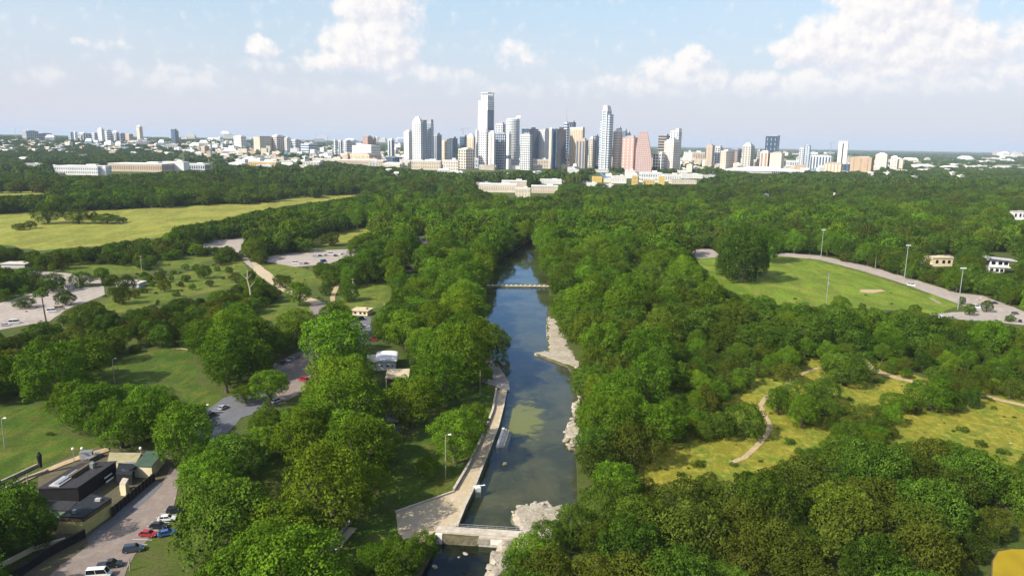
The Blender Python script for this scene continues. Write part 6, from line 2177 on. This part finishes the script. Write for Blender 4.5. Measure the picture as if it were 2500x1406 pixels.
sheet('corner_path', rough_edge([G(a, b).xy for a, b in ((-20, 1208), (60, 1166), (110, 1146), (200, 1110), (262, 1094), (268, 1102), (190, 1124), (124, 1150), (60, 1178), (-20, 1222))][:], 3, .25, 77), .3, GM['dirt'])
for k, (px, py, w, d, h, mt, nm, lab) in enumerate(((212, 1118, 3.5, 2.2, 2.2, 'greywall', 'storage_box', 'grey storage box under the globe lamps'), (228, 1122, 4, 1.4, 1.2, 'rail', 'storage_box', 'low dark crate beside the grey storage box'), (240, 1116, 1.6, 1.2, 1.4, 'bluewin', 'storage_box', 'small blue box near the terrace'), (318, 1150, 2.5, 2, 2.4, 'brownband', 'storage_box', 'brown cabinet beside the black kiosk'), (304, 1196, 2, 1.4, 1.6, 'greywall', 'storage_box', 'grey cabinet at the road fence'))):
    p = G(px, py)
    t = thing(nm, lab, 'box', (p.x, p.y, .05), .3 + k)
    mb = MB()
    mb.box(0, 0, 0, w, d, h)
    mb.build('box_body', PM[mt], t)
    mb = MB()
    mb.box(0, 0, h, w + .15, d + .15, .12)
    mb.build('lid', PM['metal'], t)

# --- bathhouse and kiosk between the trees
def bathhouse():
    p = G(930, 908)
    t = thing('bathhouse', 'white bathhouse with a curved pale roof between tall trees', 'building', (p.x, p.y, 0), .12)
    k = math.hypot(p.y, CAM_H) / F_PX
    mb = MB()
    mb.box(12 * k, 8, 0, 46 * k, 12, 34 * k * .7)
    mb.build('front_wall', PM['whitec'], t)
    mb = MB()
    mb.box(-22 * k, 9, 0, 30 * k, 11, 30 * k * .6)
    mb.build('side_wing', PM['greywall'], t)
    mb = MB()
    n = 8
    W, H0 = 54 * k, 34 * k * .7 + .02
    for j in range(n):
        a0, a1 = math.pi * j / n, math.pi * (j + 1) / n
        x0, x1 = 12 * k - math.cos(a0) * W / 2, 12 * k - math.cos(a1) * W / 2
        z0, z1 = H0 + math.sin(a0) * .8, H0 + math.sin(a1) * .8
        mb.poly([(x0, 1.2, z0), (x1, 1.2, z1), (x1, 16, z1), (x0, 16, z0)])
        mb.poly([(x0, 1.2, H0), (x1, 1.2, H0), (x1, 1.2, z1), (x0, 1.2, z0)])
    mb.build('curved_roof', PM['whiteroof'], t)
    mb = MB()
    mb.box(-22 * k, 9, 30 * k * .6, 32 * k, 12, .35)
    mb.build('flat_roof', PM['thatch'], t)
    for x, z, w in ((16, 9, 7), (2, 9, 4), (27, 9, 4)):
        f = MB()
        f.box(x * k, 1.9, z * k, w * k + .3, .2, 5 * k + .3)
        fo = f.build('window', PM['lampwhite'], t)
        g = MB()
        g.box(x * k, 1.78, z * k + .15, w * k, .06, 5 * k)
        g.build('pane', PM['bluewin'], fo)
bathhouse()
def beige_porch():
    p = G(968, 944)
    t = thing('entrance_lodge', 'beige flat roofed lodge in front of the white bathhouse', 'building', (p.x, p.y, 0), .1)
    k = math.hypot(p.y, CAM_H) / F_PX
    mb = MB()
    mb.box(0, 6, 0, 46 * k, 8, 22 * k)
    mb.build('wall', PM['brownband'], t)
    mb = MB()
    mb.box(2 * k, 5, 22 * k, 56 * k, 12, .6)
    mb.build('roof', PM['tan'], t)
    for q in (-24, 26):
        m2 = MB()
        m2.box(q * k, -.2, 0, .5, .5, 22 * k)
        m2.build('post', PM['creamwall'], t)
beige_porch()
def kiosk():
    p = G(958, 1030)
    t = thing('white_kiosk', 'small white kiosk with a dark right side by the grove path', 'kiosk', (p.x, p.y, 0), .05)
    k = math.hypot(p.y, CAM_H) / F_PX
    mb = MB()
    mb.box(0, 2, 0, 30 * k, 4, 21 * k)
    mb.build('wall', PM['whiteroof'], t)
    mb = MB()
    mb.box(22 * k, 2.2, 0, 13 * k, 3.6, 20 * k)  # near-black block making up the right side
    mb.build('dark_side', PM['blackwall'], t)
    mb = MB()
    mb.box(6 * k, 2, 21 * k, 48 * k, 4.8, .3)
    mb.build('roof', PM['tan'], t)
kiosk()
for lab, px, py, w, h, d, wall, roof, win in (
        ('pale grey pavilion with a flat roof by the terrace road', 312, 702, 56, 10, 9, 'greywall', 'thatch', True), ('pale roofed hall at the west edge under the dark trees', 32, 655, 58, 10, 10, 'greywall', 'thatch', False),
        ('tiny white hut beside the pale gravel car park', 165, 706, 16, 10, 5, 'whitec', 'thatch', True), ('sand coloured hall in the service yard', 878, 770, 40, 10, 8, 'creamwall', 'tan', True),
        ('cream shed behind the service yard trees', 955, 784, 26, 14, 7, 'creamwall', 'tan', False), ('low dark roofed pavilion in the grove yard', 1005, 660, 40, 9, 8, 'brownband', 'thatch', False),
        ('pale low wall house by the creek trees', 1082, 690, 40, 8, 7, 'conc', 'thatch', False), ('flat roofed pavilion at the pavilion yard', 1034, 590, 40, 9, 9, 'greywall', 'tan', True),
        ('tan roofed house among trees right of the small far lawn', 1028, 553, 22, 12, 8, 'creamwall', 'tan', True), ('low cream house behind the pavilion yard', 1078, 545, 34, 8, 8, 'creamwall', 'thatch', False),
        ('grey roofed house with a pale gable in the great lawn trees', 716, 548, 30, 12, 8, 'greywall', 'roof', True), ('beige house with stacked flat roofs behind the gravel road', 2300, 650, 52, 20, 12, 'creamwall', 'tan', True),
        ('grey block house behind the beige stacked house', 2376, 614, 34, 15, 9, 'greywall', 'thatch', True), ('long cream garden wall house below the modern white house', 2408, 678, 44, 10, 6, 'creamwall', 'tan', False),
        ('white house with two small windows at the east wood edge', 2488, 537, 34, 20, 9, 'whiteroof', 'thatch', True), ('white gabled house deep in the eastern wood', 1942, 560, 28, 12, 9, 'whitec', 'thatch', False),
        ('small white house with a blue side in the eastern wood', 2163, 522, 14, 14, 8, 'whitec', 'thatch', True), ('flat white house right of the blue sided one', 2192, 524, 18, 9, 8, 'whitec', 'whiteroof', True),
        ('white strip roof in the wood above the sandy forecourt', 1675, 482, 22, 5, 6, 'whitec', 'whiteroof', False), ('tan hut at the gravel patch by the field', 1915, 596, 26, 9, 7, 'creamwall', 'tan', False),
        ('brown roofed house in the wood beyond the playing field', 2020, 512, 42, 8, 9, 'brownband', 'tan', False), ('tan roof hidden in trees left of the white gabled house', 1710, 572, 26, 10, 7, 'brownband', 'tan', False)):
    p = G(px, py)
    k = math.hypot(p.y, CAM_H) / F_PX
    t = thing('park_house', lab, 'house', (p.x, p.y, 0), random.uniform(-.25, .25))
    W, Hh = w * k, max(2.6, h * k)
    mb = MB()
    mb.box(0, d / 2, 0, W, d, Hh)
    mb.build('wall', PM[wall], t)
    mb = MB()
    mb.box(0, d / 2, Hh, W + 1.2, d + 1.2, .4)
    mb.box(W * .15, d * .55, Hh + .4, W * .3, d * .3, .9)
    mb.build('roof', PM[roof] if roof in PM else BM['roofgrey'], t)
    if win:
        for q in (-.28, .05, .32):
            g = MB()
            g.box(q * W, -.08, Hh * .35, W * .13, .16, Hh * .4)
            g.build('window', PM['carglass'], t)
def modern_house():
    p = G(2438, 668)
    k = math.hypot(p.y, CAM_H) / F_PX
    t = thing('modern_house', 'modern white house with a broad sloping grey roof and balconies', 'house', (p.x, p.y, 0), -.25)
    for z, w, d, x in ((0, 34, 10, -6), (17, 42, 9, 0)):
        mb = MB()
        mb.box(x * k, d / 2 + (1.5 if z else 0), z * k, w * k, d, 15.5 * k)
        mb.build('storey', PM['whiteroof'], t)
        for q in (-.3, .05, .34):
            g = MB()
            g.box((x + q * w) * k, (1.5 if z else 0) - .1, (z + 4) * k, w * .2 * k, .2, 8 * k)
            g.build('window', PM['carglass'], t)
    mb = MB()
    mb.box(0, 3.5, 15.5 * k, 46 * k, 9, 1.5 * k)
    mb.build('balcony', PM['whitec'], t)
    mb = MB()
    a = 36 * k
    mb.v += [(-a, -1, 38 * k), (a * 1.0, -1, 33 * k), (a * 1.0, 13, 33 * k), (-a, 13, 38 * k), (-a, -1, 36.5 * k), (a, -1, 31.5 * k), (a, 13, 31.5 * k), (-a, 13, 36.5 * k)]
    mb.f += [(0, 1, 2, 3), (7, 6, 5, 4), (0, 4, 5, 1), (1, 5, 6, 2), (2, 6, 7, 3), (3, 7, 4, 0)]
    mb.mi += [0] * 6
    mb.build('roof', PM['greywall'], t)
    mb = MB()
    mb.box(-30 * k, 2, 32.5 * k, 10 * k, 5, 9 * k)
    mb.build('stair_tower', PM['whiteroof'], t)
modern_house()
def yellow_platform():
    P = [G(a, b, 3.0).xy for a, b in ((2422, 1420), (2425, 1368), (2438, 1346), (2470, 1340), (2560, 1342), (2560, 1420))]
    o = P[0]
    loc = [tuple(p - o) for p in P]
    ar = sum(loc[i][0] * loc[(i + 1) % 6][1] - loc[(i + 1) % 6][0] * loc[i][1] for i in range(6))
    if ar < 0:
        loc.reverse()
    cx, cy_ = sum(q[0] for q in loc) / 6, sum(q[1] for q in loc) / 6
    t = thing('flat_roof_hut', 'flat yellow roof with a rounded dark rim at the bottom corner', 'building', (o.x, o.y, 0))
    mb = MB()
    mb.prism([(cx + (x - cx) * 1.06, cy_ + (y - cy_) * 1.06) for x, y in loc], 0, 2.9)
    mb.build('rim', PM['brownband'], t)
    mb = MB()
    mb.prism(loc, 2.9, 3.05)
    mb.build('roof', PM['plat'], t)
yellow_platform()

# --- a few people, each one continuous body
def person(px, py, yaw, label, mat, lean=0.0):
    p = G(px, py)
    vs_ = [(0, 0, .92), (0, .01, 1.15), (0, .02, 1.38), (0, .02, 1.50), (0, .04, 1.60), (0, .05, 1.72), (.11, 0, .86), (.12, .05, .48), (.12, -.02, .08), (.13, .14, .04), (-.11, 0, .86), (-.13, -.06, .48), (-.13, -.12, .08), (-.14, .04, .04),
           (.20, .01, 1.40), (.27, 0, 1.12), (.28, .12, .90), (-.20, .01, 1.40), (-.27, -.02, 1.12), (-.28, .08, .88)]
    es = [(0, 1), (1, 2), (2, 3), (3, 4), (4, 5), (0, 6), (6, 7), (7, 8), (8, 9), (0, 10), (10, 11), (11, 12), (12, 13), (2, 14), (14, 15), (15, 16), (2, 17), (17, 18), (18, 19)]
    rad = [.14, .13, .15, .06, .10, .085, .09, .062, .045, .04, .09, .062, .045, .04, .06, .045, .035, .06, .045, .035]
    me = bpy.data.meshes.new('person_body')
    me.from_pydata(vs_, es, [])
    me.materials.append(PM[mat])
    o = link('person', me, loc=(p.x, p.y, .2))
    o.rotation_euler = (0, 0, yaw)
    sk = o.modifiers.new('skin', 'SKIN')
    for i, r in enumerate(rad):
        me.skin_vertices[0].data[i].radius = (r, r)
    me.skin_vertices[0].data[0].use_root = True
    o.modifiers.new('smooth', 'SUBSURF').levels = 1
    tag(o, label, 'person')
for o_ in ():
    pass
try:
    person(1236, 922, 1.0, 'person in dark swimwear standing at the bend of the walkway', 'swim')
    person(938, 748, .4, 'person in pale clothes walking on the picnic lawn', 'lampwhite')
    person(288, 905, 2.0, 'person in dark clothes beside the pole on the near lawn', 'swim')
    person(1937, 936, 2.0, 'person walking on the winding trail by the stones', 'swim')
except Exception as ex:
    print('person', ex)
# ------------------------------------------------------------------ the hazy air over the whole scene
def haze():
    mt = bpy.data.materials.new('haze_air')
    mt.use_nodes = True
    t = mt.node_tree
    t.nodes.clear()
    N = NT(t)
    out = N.n('ShaderNodeOutputMaterial')
    pv = N.n('ShaderNodeVolumePrincipled', {'Color': (.70, .83, 1.0, 1), 'Density': HAZE_D, 'Anisotropy': 0.0})
    t.links.new(pv.outputs[0], out.inputs['Volume'])
    mb = MB()
    mb.prism([(-46000, -2500), (46000, -2500), (46000, 46500), (-46000, 46500)], -8, 420)
    mb.build('haze', mt, kind='stuff')
HAZE_D = 3.5e-5
haze()
